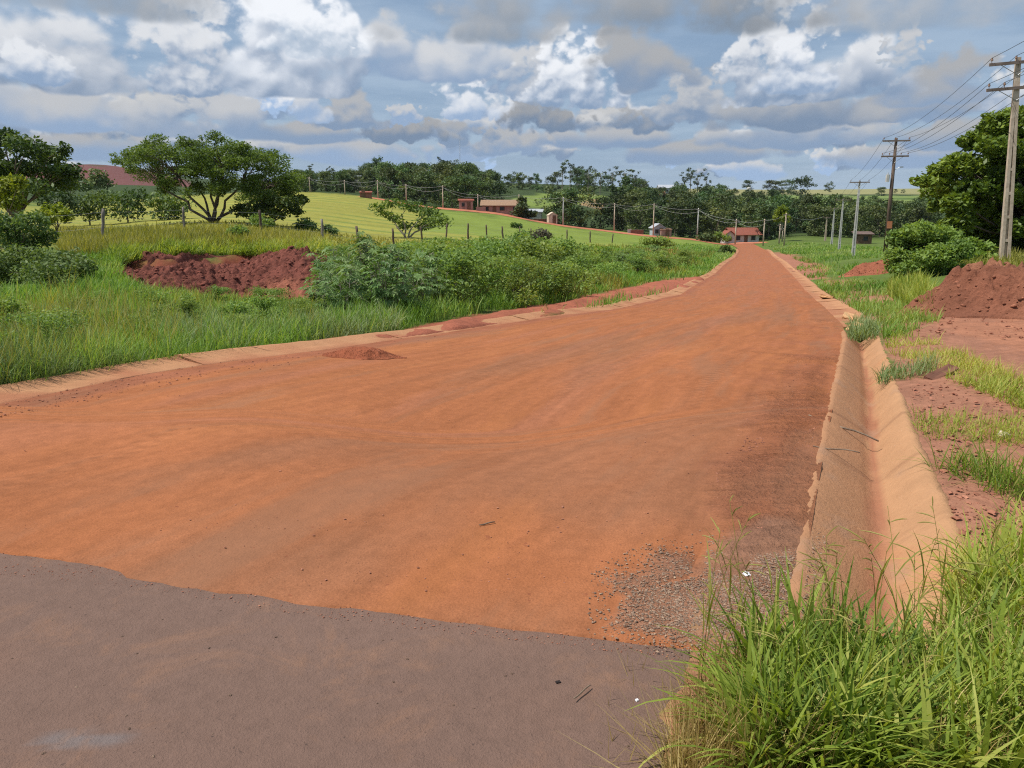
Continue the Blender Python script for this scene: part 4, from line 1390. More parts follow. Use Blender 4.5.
tree('large_tree', 'large leafy tree with bright layered foliage behind the near power pole', 'tree', 1046, 46,
     [(1004, 120, 20, 9), (1024, 116, 20, 10), (980, 142, 18, 8), (1000, 146, 22, 9), (960, 160, 16, 7), (944, 170, 16, 7), (926, 181, 13, 5), (980, 168, 22, 9), (1018, 160, 26, 12), (952, 186, 22, 8), (990, 190, 26, 10),
      (1030, 185, 30, 12), (940, 206, 12, 7), (965, 208, 20, 9), (1000, 214, 28, 11), (1050, 135, 34, 20), (1065, 185, 40, 24), (985, 234, 22, 9), (1020, 236, 28, 11), (1095, 160, 40, 34), (950, 226, 14, 8), (1070, 230, 40, 16), (1040, 122, 22, 10)],
     760, .165, (M_BARK, M_MANGO), 8, 3.4, .34, .55, hollow=.35, outline=([(922, 182), (940, 166), (964, 142), (986, 120), (1010, 112), (1060, 104), (1130, 150), (1120, 246), (962, 246), (940, 215), (930, 195)], 96, 17))
tree('verge_bush', 'tall soft green bush on the right verge beyond the dirt pile', 'bush', 925, 33,
     [(902, 240, 15, 12), (922, 232, 18, 11), (944, 238, 16, 12), (912, 256, 22, 12), (938, 256, 20, 12), (896, 258, 12, 10), (958, 250, 14, 10), (926, 246, 20, 12), (905, 268, 16, 7), (925, 270, 18, 7), (945, 268, 16, 7)], 1500, .085, (M_BARK, M_BUSH), 9, 1.2, .05, .4, crown='foliage', trunk='stem')
tree('verge_bush', 'broad leaved green shrub between the tall bush and the near pole', 'bush', 972, 36, [(968, 246, 15, 9), (986, 250, 10, 8), (978, 258, 16, 8)], 500, .12, (M_BARK, M_BUSH), 10, .9, .05, .4, crown='foliage', trunk='stem')
tree('small_tree', 'small thin tree with pale stems standing in the pasture right of the acacia', 'tree', 406, 84,
     [(378, 207, 10, 4), (392, 203, 12, 5), (384, 214, 9, 4), (410, 206, 13, 6), (428, 212, 14, 7), (440, 221, 12, 7), (424, 224, 13, 7), (396, 219, 8, 5), (404, 226, 8, 5)], 240, .18, (M_BARK_PALE, M_ACACIA), 11, 1.8, .11, .5,
     forks=[(-1.6, .3, 1.9), (-.3, -.4, 2.2), (1.3, .2, 1.8), (2.6, 0, 1.5)])
tree('pasture_bush', 'round bright green bush on the rim of the cut bank', 'bush', 239, 43, [(238, 232, 11, 7), (232, 235, 8, 5), (245, 235, 8, 5)], 600, .08, (M_BARK, M_BUSH), 12, .5, .04, .3, crown='foliage', trunk='stem')
tree('pasture_bush', 'greyish green bush in the pasture, larger of two beside the acacia', 'bush', 305, 78, [(305, 223, 8, 6), (299, 227, 7, 5), (311, 227, 7, 5)], 330, .14, (M_BARK, M_VINE), 13, .8, .05, .1, crown='foliage', trunk='stem')
tree('pasture_bush', 'greyish green bush in the pasture, smaller of two beside the acacia', 'bush', 328, 76, [(327, 229, 7, 4), (334, 231, 5, 3), (322, 232, 5, 3)], 260, .14, (M_BARK, M_VINE), 14, .7, .05, .1, crown='foliage', trunk='stem')
tree('pasture_bush', 'olive green bush at the foot of the acacia trunk', 'bush', 262, 66, [(258, 220, 8, 6), (268, 223, 7, 5)], 330, .13, (M_BARK, M_BUSH), 15, .7, .05, .2, crown='foliage', trunk='stem')
tree('dry_bush', 'round grey leafless looking bush beside the pasture fence', 'bush', 541, 100, [(541, 234, 8, 6), (535, 237, 6, 4), (547, 236, 6, 4)], 420, .13, (M_BARK, M_GREYBUSH), 16, .8, .05, .0, crown='foliage', trunk='stem')
tree('pasture_bush', 'small dark bush low in the pasture below the dirt road', 'bush', 516, 150, [(514, 225, 4, 3), (519, 226, 4, 2.5)], 200, .2, (M_BARK, M_DARKTREE), 17, .8, .05, crown='foliage', trunk='stem')
tree('verge_bush', 'bright green weedy bush on the left verge near the bend', 'bush', 655, 105, [(648, 241, 9, 4), (660, 241, 10, 5), (668, 244, 8, 3)], 420, .18, (M_BARK, M_BUSH), 18, 1.2, .05, crown='foliage', trunk='stem')
tree('verge_bush', 'dark green bush where the road disappears round the bend', 'bush', 728, 125, [(726, 248, 5, 3.5), (732, 252, 4, 3), (722, 252, 5, 3)], 300, .17, (M_BARK, M_DARKTREE), 19, .9, .05, crown='foliage', trunk='stem')
tree('hedge_bush', 'clipped looking dark bush left of the red roofed house', 'bush', 706, 186, [(702, 238, 6, 4), (710, 238, 6, 4)], 260, .3, (M_BARK, M_FOREST), 40, 1, .06, crown='foliage', trunk='stem')
tree('hedge_bush', 'rounded green bush touching the white gable of the red roofed house', 'bush', 721, 187, [(718, 236, 6, 5), (726, 238, 5, 4)], 260, .3, (M_BARK, M_BUSH), 41, 1, .06, crown='foliage', trunk='stem')
tree('yard_tree', 'yellow-green tree among the far poles at the road bend', 'tree', 782, 178, [(782, 211, 6, 6), (778, 217, 5, 5), (786, 218, 5, 5)], 300, .35, (M_BARK_PALE, M_LIME), 42, 1.6, .15)
tree('yard_tree', 'conical dark tree beside the dirt road pole in front of the pink house', 'tree', 523, 204, [(522, 200, 5, 4), (522, 207, 7, 5), (520, 213, 9, 5), (530, 214, 8, 4)], 320, .4, (M_BARK, M_FOREST), 43, 1.4, .15)


# ---- broad leaved weeds between the left kerb and the pasture
def palmate(rng, size):
    """one star shaped leaf of seven lobes, in its own plane: verts, tris"""
    v, t = [(0, 0, 0)], []
    for k, a in enumerate(np.linspace(-2.3, 2.3, 7)):
        L = size * (1 - .09 * abs(k - 3)) * rng.uniform(.9, 1.1)
        w = .17 * L
        d, n = np.array((math.sin(a), math.cos(a))), np.array((math.cos(a), -math.sin(a)))
        i = len(v)
        m = d * L * .5
        v += [(*(m - n * w), .04 * L), (*(d * L), -.12 * L), (*(m + n * w), .04 * L)]
        t += [(0, i, i + 1), (0, i + 1, i + 2)]
    return np.array(v), np.array(t)


def castor_plant(seed, nst=7, hgt=1.5, size=.20):
    rng = np.random.default_rng(seed)
    t = thing('castor_plant', 'leafy castor plant with bluish star shaped leaves in the thicket by the left kerb', 'plant', (0, 0, 0), 0, 'castor plants by the left kerb')
    st, lf = MB(), MB()
    for _ in range(nst):
        a, r = rng.uniform(0, 6.28), rng.uniform(.1, .75)
        top = np.array((math.cos(a) * r, math.sin(a) * r, hgt * rng.uniform(.55, 1.0)))
        s = np.linspace(0, 1, 6)[:, None]
        p = top * s + np.array((math.cos(a), math.sin(a), 0)) * (.25 * s * (1 - s))
        st.tube(p, .013 * (1 - .6 * s[:, 0]), 5)
        for _ in range(15):
            q = rng.uniform(.25, 1.0)
            b = np.array([np.interp(q, s[:, 0], p[:, i]) for i in range(3)])
            az = rng.uniform(0, 6.28)
            pt = b + np.array((math.cos(az), math.sin(az), rng.uniform(.1, .7))) * rng.uniform(.10, .26)
            st.tube([b, pt], (.005, .003), 3, False)
            v, tr = palmate(rng, size * rng.uniform(.6, 1.15))
            tilt = rng.uniform(.1, .95)
            ct, s_t = math.cos(tilt), math.sin(tilt)
            v = v @ np.array([[1, 0, 0], [0, ct, -s_t], [0, s_t, ct]])
            cz, sz = math.cos(az - math.pi / 2), math.sin(az - math.pi / 2)
            v = v @ np.array([[cz, sz, 0], [-sz, cz, 0], [0, 0, 1]])
            lf.add(v + pt, None, tr, rnd=np.clip(rng.normal(.5, .25), 0, 1))
    st.build('stem', M_BARK_PALE, t)
    lf.build('foliage', M_CASTOR, t)
    return t


def scatter(poly, n, rng, mind):
    pts = []
    tries = 0
    while len(pts) < n and tries < 4000:
        tries += 1
        p = sample_poly(poly, 1, rng)[0]
        x, y, z = (float(a[0]) for a in ground(p[0], p[1]))
        if not math.isfinite(x) or bool(blocked(np.array([x]), np.array([y]))[0]):
            continue
        if all((x - a) ** 2 + (y - b) ** 2 > (mind * (1 + y / 60)) ** 2 for a, b, c in pts):
            pts.append((x, y, z))
    return pts


rng = np.random.default_rng(77)
protos = [castor_plant(201), castor_plant(202, 8, 1.7, .22), castor_plant(203, 6, 1.2, .19), castor_plant(204, 9, 1.45, .21)]
spots = scatter([(322, 320), (360, 324), (405, 322), (440, 312), (470, 298), (440, 282), (340, 284), (318, 302)], 34, rng, .75)
spots += scatter([(600, 268), (640, 262), (640, 274), (600, 282)], 3, rng, 1.2) + scatter([(640, 256), (660, 256), (660, 262), (640, 262)], 2, rng, 1.5)
for i, p in enumerate(spots):
    if i < 4:
        protos[i].location = p
        protos[i].rotation_euler.z = rng.uniform(0, 6.28)
    else:
        dup(protos[i % 4], p, rng.uniform(0, 6.28), rng.uniform(.62, .88))


def weed_bush(seed, mat, label, leaf=.055, n=3400, hgt=1.6):
    rng = np.random.default_rng(seed)
    t = thing('weed_bush', label, 'bush', (0, 0, 0), 0, 'weedy bushes by the left kerb')
    cl = [(rng.normal(0, .42), rng.normal(0, .42), rng.uniform(.15, .95) * hgt, rng.uniform(.25, .5), rng.uniform(.25, .5), rng.uniform(.2, .38)) for _ in range(16)]
    link('foliage', foliage_mesh('foliage', cl, [n // 16] * 16, leaf, rng, mat, .3), t)
    mb = MB()
    limbs(mb, (0, 0, 0), [c[:3] for c in cl], .014, rng, sides=4)
    mb.build('stem', M_BARK, t)
    return t


wl = 'fine leaved green weed bush in the thicket by the left kerb'
wp = [weed_bush(301, M_BUSH, wl), weed_bush(302, M_BUSH, wl, .06, 2200, 1.3), weed_bush(303, M_BUSH, wl, .045, 2800, 1.6)]
spots = scatter([(455, 312), (500, 309), (560, 303), (580, 290), (560, 272), (500, 276), (440, 284)], 26, rng, .9)
spots += scatter([(350, 276), (440, 272), (560, 268), (600, 266), (560, 258), (440, 258), (350, 264)], 22, rng, 1.5)
spots += scatter([(590, 288), (640, 276), (680, 270), (700, 262), (660, 258), (600, 262)], 9, rng, 1.6)
for i, p in enumerate(spots):
    if i < 3:
        wp[i].location = p
    else:
        sc_ = rng.uniform(.9, 1.25)
        dup(wp[i % 3], p, rng.uniform(0, 6.28), (sc_, sc_, sc_ * (.9 if i < 26 else .62)))

for x, y, z in scatter([(-60, 392), (60, 372), (200, 350), (320, 334), (330, 312), (200, 308), (60, 305), (-60, 320)], 26, rng, .7):
    sc_ = rng.uniform(.26, .46)
    dup(wp[rng.integers(3)], (x, y, z), rng.uniform(0, 6.28), (sc_, sc_, sc_ * .9), 'small low weed among the long grass of the left verge')


# ---- the wood across the valley
def forest_proto(kind, seed):
    rng = np.random.default_rng(seed)
    cl = []
    if kind == 'round':
        for _ in range(26):
            h = rng.uniform(.04, .92)
            R = .40 * math.sqrt(max(1 - ((h - .42) / .56) ** 2, .05))
            a, r = rng.uniform(0, 6.28), R * rng.uniform(.35, .95)
            cl.append((math.cos(a) * r, math.sin(a) * r, h, rng.uniform(.11, .19), rng.uniform(.11, .19), rng.uniform(.08, .13)))
        per, leaf, ht, m = 62, .031, .35, M_FOREST
    elif kind == 'tall':
        for _ in range(24):
            h = rng.uniform(.05, .95)
            r = .20 * (1.25 - h)
            cl.append((rng.normal(0, r), rng.normal(0, r), h, rng.uniform(.07, .13), rng.uniform(.07, .13), rng.uniform(.06, .1)))
        per, leaf, ht, m = 62, .028, .6, M_FOREST
    else:
        for _ in range(12):
            h = rng.uniform(.45, .98)
            cl.append((rng.normal(0, .11), rng.normal(0, .11), h, rng.uniform(.05, .10), rng.uniform(.05, .10), rng.uniform(.035, .06)))
        per, leaf, ht, m = 46, .022, .8, M_EUCA
    crown = foliage_mesh('crown', cl, [per] * len(cl), leaf, rng, m, .3, .6)
    mb = MB()
    mb.tube([(0, 0, -.02), (.005, 0, ht * .5), (0, 0, ht)], (.018, .014, .008), 5)
    limbs(mb, (0, 0, ht * .6), [c[:3] for c in cl[:6]], .008, rng, sides=3)
    return crown, mb.mesh('trunk', M_BARK_PALE if kind == 'thin' else M_BARK)


def build_forest():
    rng = np.random.default_rng(401)
    P = {k: [forest_proto(k, 410 + 10 * i + j) for j in range(3)] for i, k in enumerate(('round', 'tall', 'thin'))}
    top = np.array([(286, 166), (300, 168), (340, 167), (362, 166), (376, 156), (392, 164), (420, 161), (436, 158), (450, 158), (470, 163), (480, 169), (500, 170), (530, 172), (556, 170), (560, 161), (580, 162), (592, 167), (600, 168), (626, 167), (640, 176), (652, 183), (676, 183), (684, 170), (694, 166), (704, 170), (712, 180), (726, 182), (742, 187), (760, 190),
                    (790, 182), (800, 174), (812, 186), (830, 192), (870, 195), (930, 196), (1060, 196)], float)
    n = 0

    def put(kind, px, Y, h, label, group, wide=1.0):
        me = P[kind][rng.integers(3)]
        b = at(px, Y)
        t = thing('forest_tree', label, 'tree', b, rng.uniform(0, 6.28), group)
        t.scale = (h * wide, h * wide, h)
        link('crown', me[0], t)
        link('trunk', me[1], t)

    G = 'trees of the wood across the valley'
    zones = [   # column range, depth range, how many, height range, label
        ((296, 470), (225, 330), 62, (8, 13), 'dark broad crowned tree of the wood behind the upper end of the pasture'),
        ((290, 500), (330, 560), 56, (11, 17), 'dark tree of the skyline wood above the pasture'),
        ((470, 640), (330, 600), 52, (10, 16), 'dark tree of the wood on the slope above the pink house'),
        ((556, 735), (222, 330), 50, (8, 13), 'dense dark tree of the wood behind the dirt road poles'),
        ((640, 760), (330, 620), 40, (9, 13), 'dark tree high on the wooded slope above the red roofed house'),
        ((745, 930), (200, 262), 42, (7, 11), 'dense green tree of the wood behind the grey concrete poles'),
        ((740, 1040), (262, 430), 62, (8, 12), 'dark tree in the middle of the wood right of the red roof'),
    ]
    for (x0, x1), (y0, y1), k, (h0, h1), lab in zones:
        for _ in range(k):
            px, Y = rng.uniform(x0, x1), y0 * (y1 / y0) ** rng.uniform(0, 1)
            if 500 < px < 606 and 222 < Y < 330 and px < 556:
                continue
            lim = height_at(px, Y, np.interp(px, top[:, 0], top[:, 1]) + rng.uniform(0, 6))
            if 610 > px > 500 and Y < 420:      # leave the meadow on the slope open
                continue
            h = min(rng.uniform(h0, h1), lim)
            if h < 2.5:
                continue
            put(rng.choice(['round', 'round', 'tall']), px, Y, h, lab, G, rng.uniform(.9, 1.25))
    for px, Y, lab in [(470, 216, 'broad tree leaning over the shaded wall left of the pink house'), (482, 222, 'broad tree with sunlit crown behind the pink house'), (452, 218, 'broad tree at the left end of the house row'), (497, 236, 'tree standing tall behind the pink house roof'),
                       (566, 208, 'broad tree over the cream hut on the dirt road'), (580, 209, 'broad tree right of the cream hut'), (555, 216, 'broad tree left of and behind the cream hut'), (600, 212, 'broad tree behind the red brick garden wall'), (622, 215, 'broad tree above the white fleck of wall on the dirt road'), (640, 210, 'broad tree left of the pale blue house'),
                       (675, 208, 'broad tree right of the pale blue house'), (690, 206, 'broad tree behind the middle dirt road pole'), (715, 204, 'broad tree behind the hedge of the red roofed house'), (752, 206, 'broad tree right behind the red tiled roof'), (768, 196, 'broad tree between the red roof and the far poles'), (425, 224, 'broad tree above the top of the dirt road')]:
        put('round', px, Y, rng.uniform(7.5, 10.5), lab, G, 1.15)
    # tall thin trees standing out of the skyline
    for px, Y, pt, lab in [(562, 470, 160, 'thin eucalyptus at the left end of the skyline group'), (570, 480, 163, 'second thin eucalyptus of the skyline group from its left end'), (577, 470, 164, 'thin eucalyptus in the middle of the skyline group'), (588, 480, 166, 'thin eucalyptus of the skyline group left of the gap'),
                           (600, 490, 169, 'thin eucalyptus right of the gap in the skyline group'), (612, 480, 168, 'thin eucalyptus with open crown above the meadow'), (624, 470, 166, 'tall eucalyptus with broad open crown above the meadow'), (634, 480, 171, 'thin eucalyptus at the right end of the skyline group'),
                           (441, 500, 157, 'thin eucalyptus left of the radio mast'), (452, 510, 159, 'thin eucalyptus beside the radio mast'), (468, 520, 163, 'thin eucalyptus right of the radio mast'), (376, 430, 156, 'tall dark tree rising above the wood near the cream house'),
                           (684, 560, 172, 'eucalyptus at the left of the clump near the white building'), (690, 570, 167, 'tallest eucalyptus of the clump near the white building'), (697, 560, 168, 'slender eucalyptus in the clump near the white building'), (706, 570, 173, 'eucalyptus at the right of the clump near the white building'),
                           (420, 520, 163, 'thin eucalyptus on the skyline left of the mast group'), (330, 500, 166, 'thin eucalyptus on the skyline right of the acacia'), (490, 520, 169, 'thin eucalyptus on the skyline in the low part of the wood'), (310, 480, 164, 'thin eucalyptus just right of the acacia crown')]:
        put('tall' if px == 376 else 'thin', px, Y, height_at(px, Y, pt), lab, 'tall thin trees on the skyline', 1.0 if px != 624 else 1.3)
    # lone trees on the far ridge
    for px, Y, pt, w, lab in [(748, 900, 180, 1.5, 'lone round tree on the far ridge beside the white tank'), (771, 880, 180, 1.6, 'flat topped tree on the far ridge, left of a pair'), (779, 880, 179, 1.5, 'flat topped tree on the far ridge, right of a pair'), (790, 900, 178, 1.0, 'slim tree on the far ridge beside the big round one'),
                              (801, 640, 174, 1.2, 'big round dark tree standing out on the right skyline'), (829, 1000, 181, 1.1, 'small lone tree on the bare far ridge'), (881, 800, 187, 1.9, 'wide dark tree on the far ridge behind the wooden pole'), (895, 900, 189, 1.4, 'small bush-like tree right of the wooden pole on the ridge'), (903, 900, 189, 1.4, 'small bush-like tree nearest the large leafy tree on the ridge')]:
        put('round', px, Y, max(height_at(px, Y, pt), 4), lab, 'lone trees on the far ridge', w)


build_forest()

# ------------------------------------------------------------------ poles and wires
M_POLE = mat_solid('pole_concrete', (.40, .315, .235), (.56, .455, .355), 5, .9, .004)
M_POLE_GREY = mat_solid('pole_concrete_grey', (.40, .39, .37), (.56, .55, .52), 5, .9, .004)
M_WOODPOLE = mat_solid('weathered_wood', (.075, .052, .040), (.15, .11, .085), 7, .9, .01, stretch=(1, 1, .1))
M_POST = mat_solid('fence_wood', (.16, .135, .115), (.30, .265, .23), 9, .9, .01, stretch=(1, 1, .12))
M_CROSS = mat_solid('crossarm_wood', (.12, .09, .075), (.24, .19, .16), 8, .9, .005, stretch=(.2, 1, 1))
M_INSUL = mat_solid('porcelain', (.20, .12, .09), (.28, .18, .13), 4, .3)
M_STEEL = mat_solid('galvanised_steel', (.30, .31, .32), (.42, .43, .44), 10, .5, 0, .6)
M_WIRE = mat_solid('cable', (.05, .052, .055), (.09, .09, .095), 3, .6)
M_WIRE_PALE = mat_solid('aluminium_cable', (.34, .35, .35), (.46, .47, .47), 3, .5)


def concrete_pole(name, label, px, Y, height, arms, mat, group, rz=0.0, scale=1.0, lean=0.0, detail=True, arm_w=2.2):
    b = at(px, Y)
    t = thing(name, label, 'power pole', b, rz, group)
    t.rotation_euler.y = lean
    w0, w1, d0, d1 = .36 * scale, .17 * scale, .26 * scale, .13 * scale
    mb = MB()
    n = 7 if detail else 4
    for s in (-1, 1):                       # the two flanges
        v = [(s * (w0 / 2 - .055 * scale + a * .055 * scale), c * d0 / 2, -.4) for a in (-1, 1) for c in (-1, 1)] + [(s * (w1 / 2 - .05 * scale + a * .05 * scale), c * d1 / 2, height) for a in (-1, 1) for c in (-1, 1)]
        mb.add(v, [(0, 1, 3, 2), (4, 6, 7, 5), (0, 4, 5, 1), (2, 3, 7, 6), (0, 2, 6, 4), (1, 5, 7, 3)])
    v = [(a * (w0 / 2 - .10 * scale), c * d0 * .16, -.4) for a in (-1, 1) for c in (-1, 1)] + [(a * (w1 / 2 - .09 * scale), c * d1 * .16, height - .01) for a in (-1, 1) for c in (-1, 1)]
    mb.add(v, [(0, 1, 3, 2), (4, 6, 7, 5), (0, 4, 5, 1), (2, 3, 7, 6), (0, 2, 6, 4), (1, 5, 7, 3)])
    for k in range(n):                      # cross ribs
        f = .12 + .70 * k / (n - 1)
        w, d = w0 + (w1 - w0) * f, d0 + (d1 - d0) * f
        mb.box((0, 0, f * height), (w - .10 * scale, d * .9, .13))
    mb.box((0, 0, height * .94), (w1 * 1.02, d1 * 1.0, height * .12 - .01))
    mb.build('shaft', mat, t)
    pts = []
    for zoff, aw, wires in arms:
        z = height - zoff
        a = MB().box((0, -d1 / 2 - .06, z), (aw, .10, .12))
        ao = a.build('crossarm', M_CROSS, t)
        MB().tube([(-aw * .30, -d1 / 2 - .06, z - .05), (0, -d1 / 2 - .02, z - .5)], .014, 4).tube([(aw * .30, -d1 / 2 - .06, z - .05), (0, -d1 / 2 - .02, z - .5)], .014, 4).build('brace', M_STEEL, ao)
        row = []
        for x in wires:
            MB().tube([(x * aw / 2, -d1 / 2 - .06, z + .06), (x * aw / 2, -d1 / 2 - .06, z + .14), (x * aw / 2, -d1 / 2 - .06, z + .16), (x * aw / 2, -d1 / 2 - .06, z + .20), (x * aw / 2, -d1 / 2 - .06, z + .22), (x * aw / 2, -d1 / 2 - .06, z + .27)], (.014, .014, .055, .05, .04, .035), 7).build('insulator', M_INSUL, ao)
            row.append((x * aw / 2, -d1 / 2 - .06, z + .27))
        pts.append(row)
    from mathutils import Matrix
    M = Matrix.Translation(b) @ Matrix.Rotation(rz, 4, 'Z') @ Matrix.Rotation(lean, 4, 'Y')
    return t, [[M @ Vector(p) for p in r] for r in pts]


def wire(a, b, sag, r, label, group, mat):
    a, b = np.array(a), np.array(b)
    s = np.linspace(0, 1, 16)[:, None]
    p = a + (b - a) * s - np.array((0, 0, 1.0)) * 4 * sag * s * (1 - s)
    mb = MB().tube(p - p[0], r, 4)
    o = mb.build('power_line', mat, None, True, p[0])
    tag(o, label, 'cable', group)


GP = 'power poles along the right verge'
GW = 'wires between the right hand power poles'
rzp = math.radians(-14)
p1, w1_ = concrete_pole('power_pole', 'tall beige concrete power pole with two crossarms standing by the dirt pile', 1004, 36, height_at(1004, 36, 56.5), [(.22, 2.25, (-.92, -.1, .92)), (1.25, 2.35, (-.92, -.42, .42, .92))], M_POLE, GP, rzp, 1.15, -.055)
b2 = at(885, 73)
h2 = height_at(885, 73, 138)
t2 = thing('power_pole', 'dark weathered wooden power pole with two crossarms beyond the bush', 'power pole', b2, rzp, GP)
MB().tube([(0, 0, -.5), (0, 0, h2 * .5), (0, 0, h2)], (.19, .16, .115), 10).build('shaft', M_WOODPOLE, t2, True)
w2_ = []
for zo, aw, xs in ((.25, 2.25, (-.92, -.1, .92)), (1.55, 2.25, (-.92, -.42, .42, .92))):
    ao = MB().box((0, -.18, h2 - zo), (aw, .10, .13)).build('crossarm', M_CROSS, t2)
    MB().tube([(-aw * .3, -.18, h2 - zo - .05), (0, -.13, h2 - zo - .55)], .014, 4).tube([(aw * .3, -.18, h2 - zo - .05), (0, -.13, h2 - zo - .55)], .014, 4).build('brace', M_STEEL, ao)
    row = []
    for x in xs:
        z = h2 - zo
        MB().tube([(x * aw / 2, -.18, z + .06), (x * aw / 2, -.18, z + .15), (x * aw / 2, -.18, z + .17), (x * aw / 2, -.18, z + .24), (x * aw / 2, -.18, z + .28)], (.014, .014, .06, .05, .035), 7).build('insulator', M_INSUL, ao)
        row.append(Vector((b2.x + x * aw / 2 * math.cos(rzp) + .18 * math.sin(rzp), b2.y + x * aw / 2 * math.sin(rzp) - .18 * math.cos(rzp), b2.z + z + .28)))
    w2_.append(row)
MB().box((-.42, -.12, h2 * .66), (.30, .26, .62), bevel=.06).tube([(-.42, -.12, h2 * .66 + .31), (-.42, -.12, h2 * .66 + .5)], (.05, .03), 6).build('transformer', M_POLE_GREY, t2)
MB().tube([(.1, 0, h2 - 2.7), (.55, -.1, h2 - 2.45)], .02, 5).box((.62, -.12, h2 - 2.47), (.3, .14, .09), bevel=.03).build('street_light', M_STEEL, t2)
MB().box((.1, -.21, 2.6), (.42, .012, .62)).build('board', mat_solid('orange_board', (.42, .16, .08), (.5, .22, .12), 3), t2)
far_specs = [(853, 97, 181, 2.2, M_POLE_GREY, 'nearest of the grey concrete poles, with a single crossarm, on the right verge'), (839, 132, 199, 2.3, M_POLE_GREY, 'grey concrete pole second in the row behind the single crossarm pole'),
             (831.5, 158, 208, 1.6, M_POLE_GREY, 'thin grey concrete pole third in the row of grey poles'), (825, 175, 217, 1.4, M_POLE, 'short pole at the far end of the row of grey poles')]
prev, wires_f = None, []
for px, Y, pt, aw, m, lab in far_specs:
    p, ws = concrete_pole('power_pole', lab, px, Y, height_at(px, Y, pt), [(.15, aw, (-.9, 0, .9))], m, GP, rzp, 1.15, 0, False)
    wires_f.append(ws[0])
n = 0
desc = ['outer left', 'inner', 'outer right', 'far right']
for r in (0, 1):
    for i, (a, b) in enumerate(zip(w1_[r], w2_[r])):
        lv = 'upper' if r == 0 else 'lower'
        wire(a, b, .55, .013, f'{desc[i]} {lv} wire between the beige concrete pole and the wooden pole', GW, M_WIRE)
        d = Vector(a) - Vector(b)
        wire(a, Vector(a) + d * .98 + Vector((0, 0, -.2)), .5, .011, f'{desc[i]} {lv} wire running from the beige concrete pole out over the near verge', GW, M_WIRE)
for i in range(3):
    wire(w2_[0][i], wires_f[0][i], .45, .014, f'{desc[i]} wire between the wooden pole and the nearest grey pole', GW, M_WIRE)
    for j in range(3):
        wire(wires_f[j][i], wires_f[j + 1][i], .4, .014, f'{desc[i]} wire in the {("first", "second", "last")[j]} span between the grey poles', GW, M_WIRE)

GL = 'street poles along the dirt road at the bottom of the hill'
street = [(310, 226, 177), (345, 222, 180), (378, 220, 180), (406.5, 218, 184), (443, 212, 185.5), (478, 210, 194), (519, 205, 194.5), (563, 203, 197), (614, 199, 203), (653, 197, 203.5), (697, 191, 208), (735, 182, 219), (763, 172, 219), (779, 171, 224), (784, 160, 213)]
labs = ['street pole showing just right of the acacia crown', 'street pole among the trees near the cream house', 'street pole above the top corner of the pasture', 'street pole behind the thin tree in the pasture', 'street pole at the top of the visible dirt road', 'street pole in the shade left of the pink house', 'street pole in front of the conical dark tree',
        'street pole left of the cream hut', 'street pole above the red brick garden wall', 'street pole left of the pale blue house', 'tall pale street pole at the bottom of the pasture', 'street pole beside the red roofed house', 'street pole right of the red roofed house', 'short pole beside the far bend of the road', 'street pole nearest the far bend, with wires to the right']
tops = []
for (px, Y, pt), lab in zip(street, labs):
    b = at(px, Y)
    h = max(height_at(px, Y, pt), 3)
    t = thing('street_pole', lab, 'utility pole', b, 0, GL)
    MB().tube([(0, 0, -.4), (0, 0, h)], (.17, .11), 7).build('shaft', M_POLE_GREY if px in (697, 563) else M_POLE, t, True)
    MB().box((0, -.18, h - .3), (1.5, .1, .12)).build('crossarm', M_CROSS, t)
    tops.append(Vector((b.x, b.y - .18, b.z + h - .22)))
for k in range(len(tops) - 1):
    if k == 12:
        continue
    a, b = tops[k], tops[k + 1 if k != 11 else 12]
    for dx, sg in ((-.55, .5), (.5, 1.0)):
        wire(a + Vector((dx, 0, 0 if dx < 0 else -.5)), b + Vector((dx, 0, 0 if dx < 0 else -.5)), sg, .02, f'{"upper" if dx < 0 else "lower"} pale wire from the {labs[k]}', 'pale wires between the street poles', M_WIRE_PALE)
wire(tops[12], tops[14], .4, .02, 'short pale wire joining the last two street poles by the bend', 'pale wires between the street poles', M_WIRE_PALE)
wire(tops[14], wires_f[3][0], .9, .02, 'pale wire from the bend to the row of grey poles', 'pale wires between the street poles', M_WIRE_PALE)


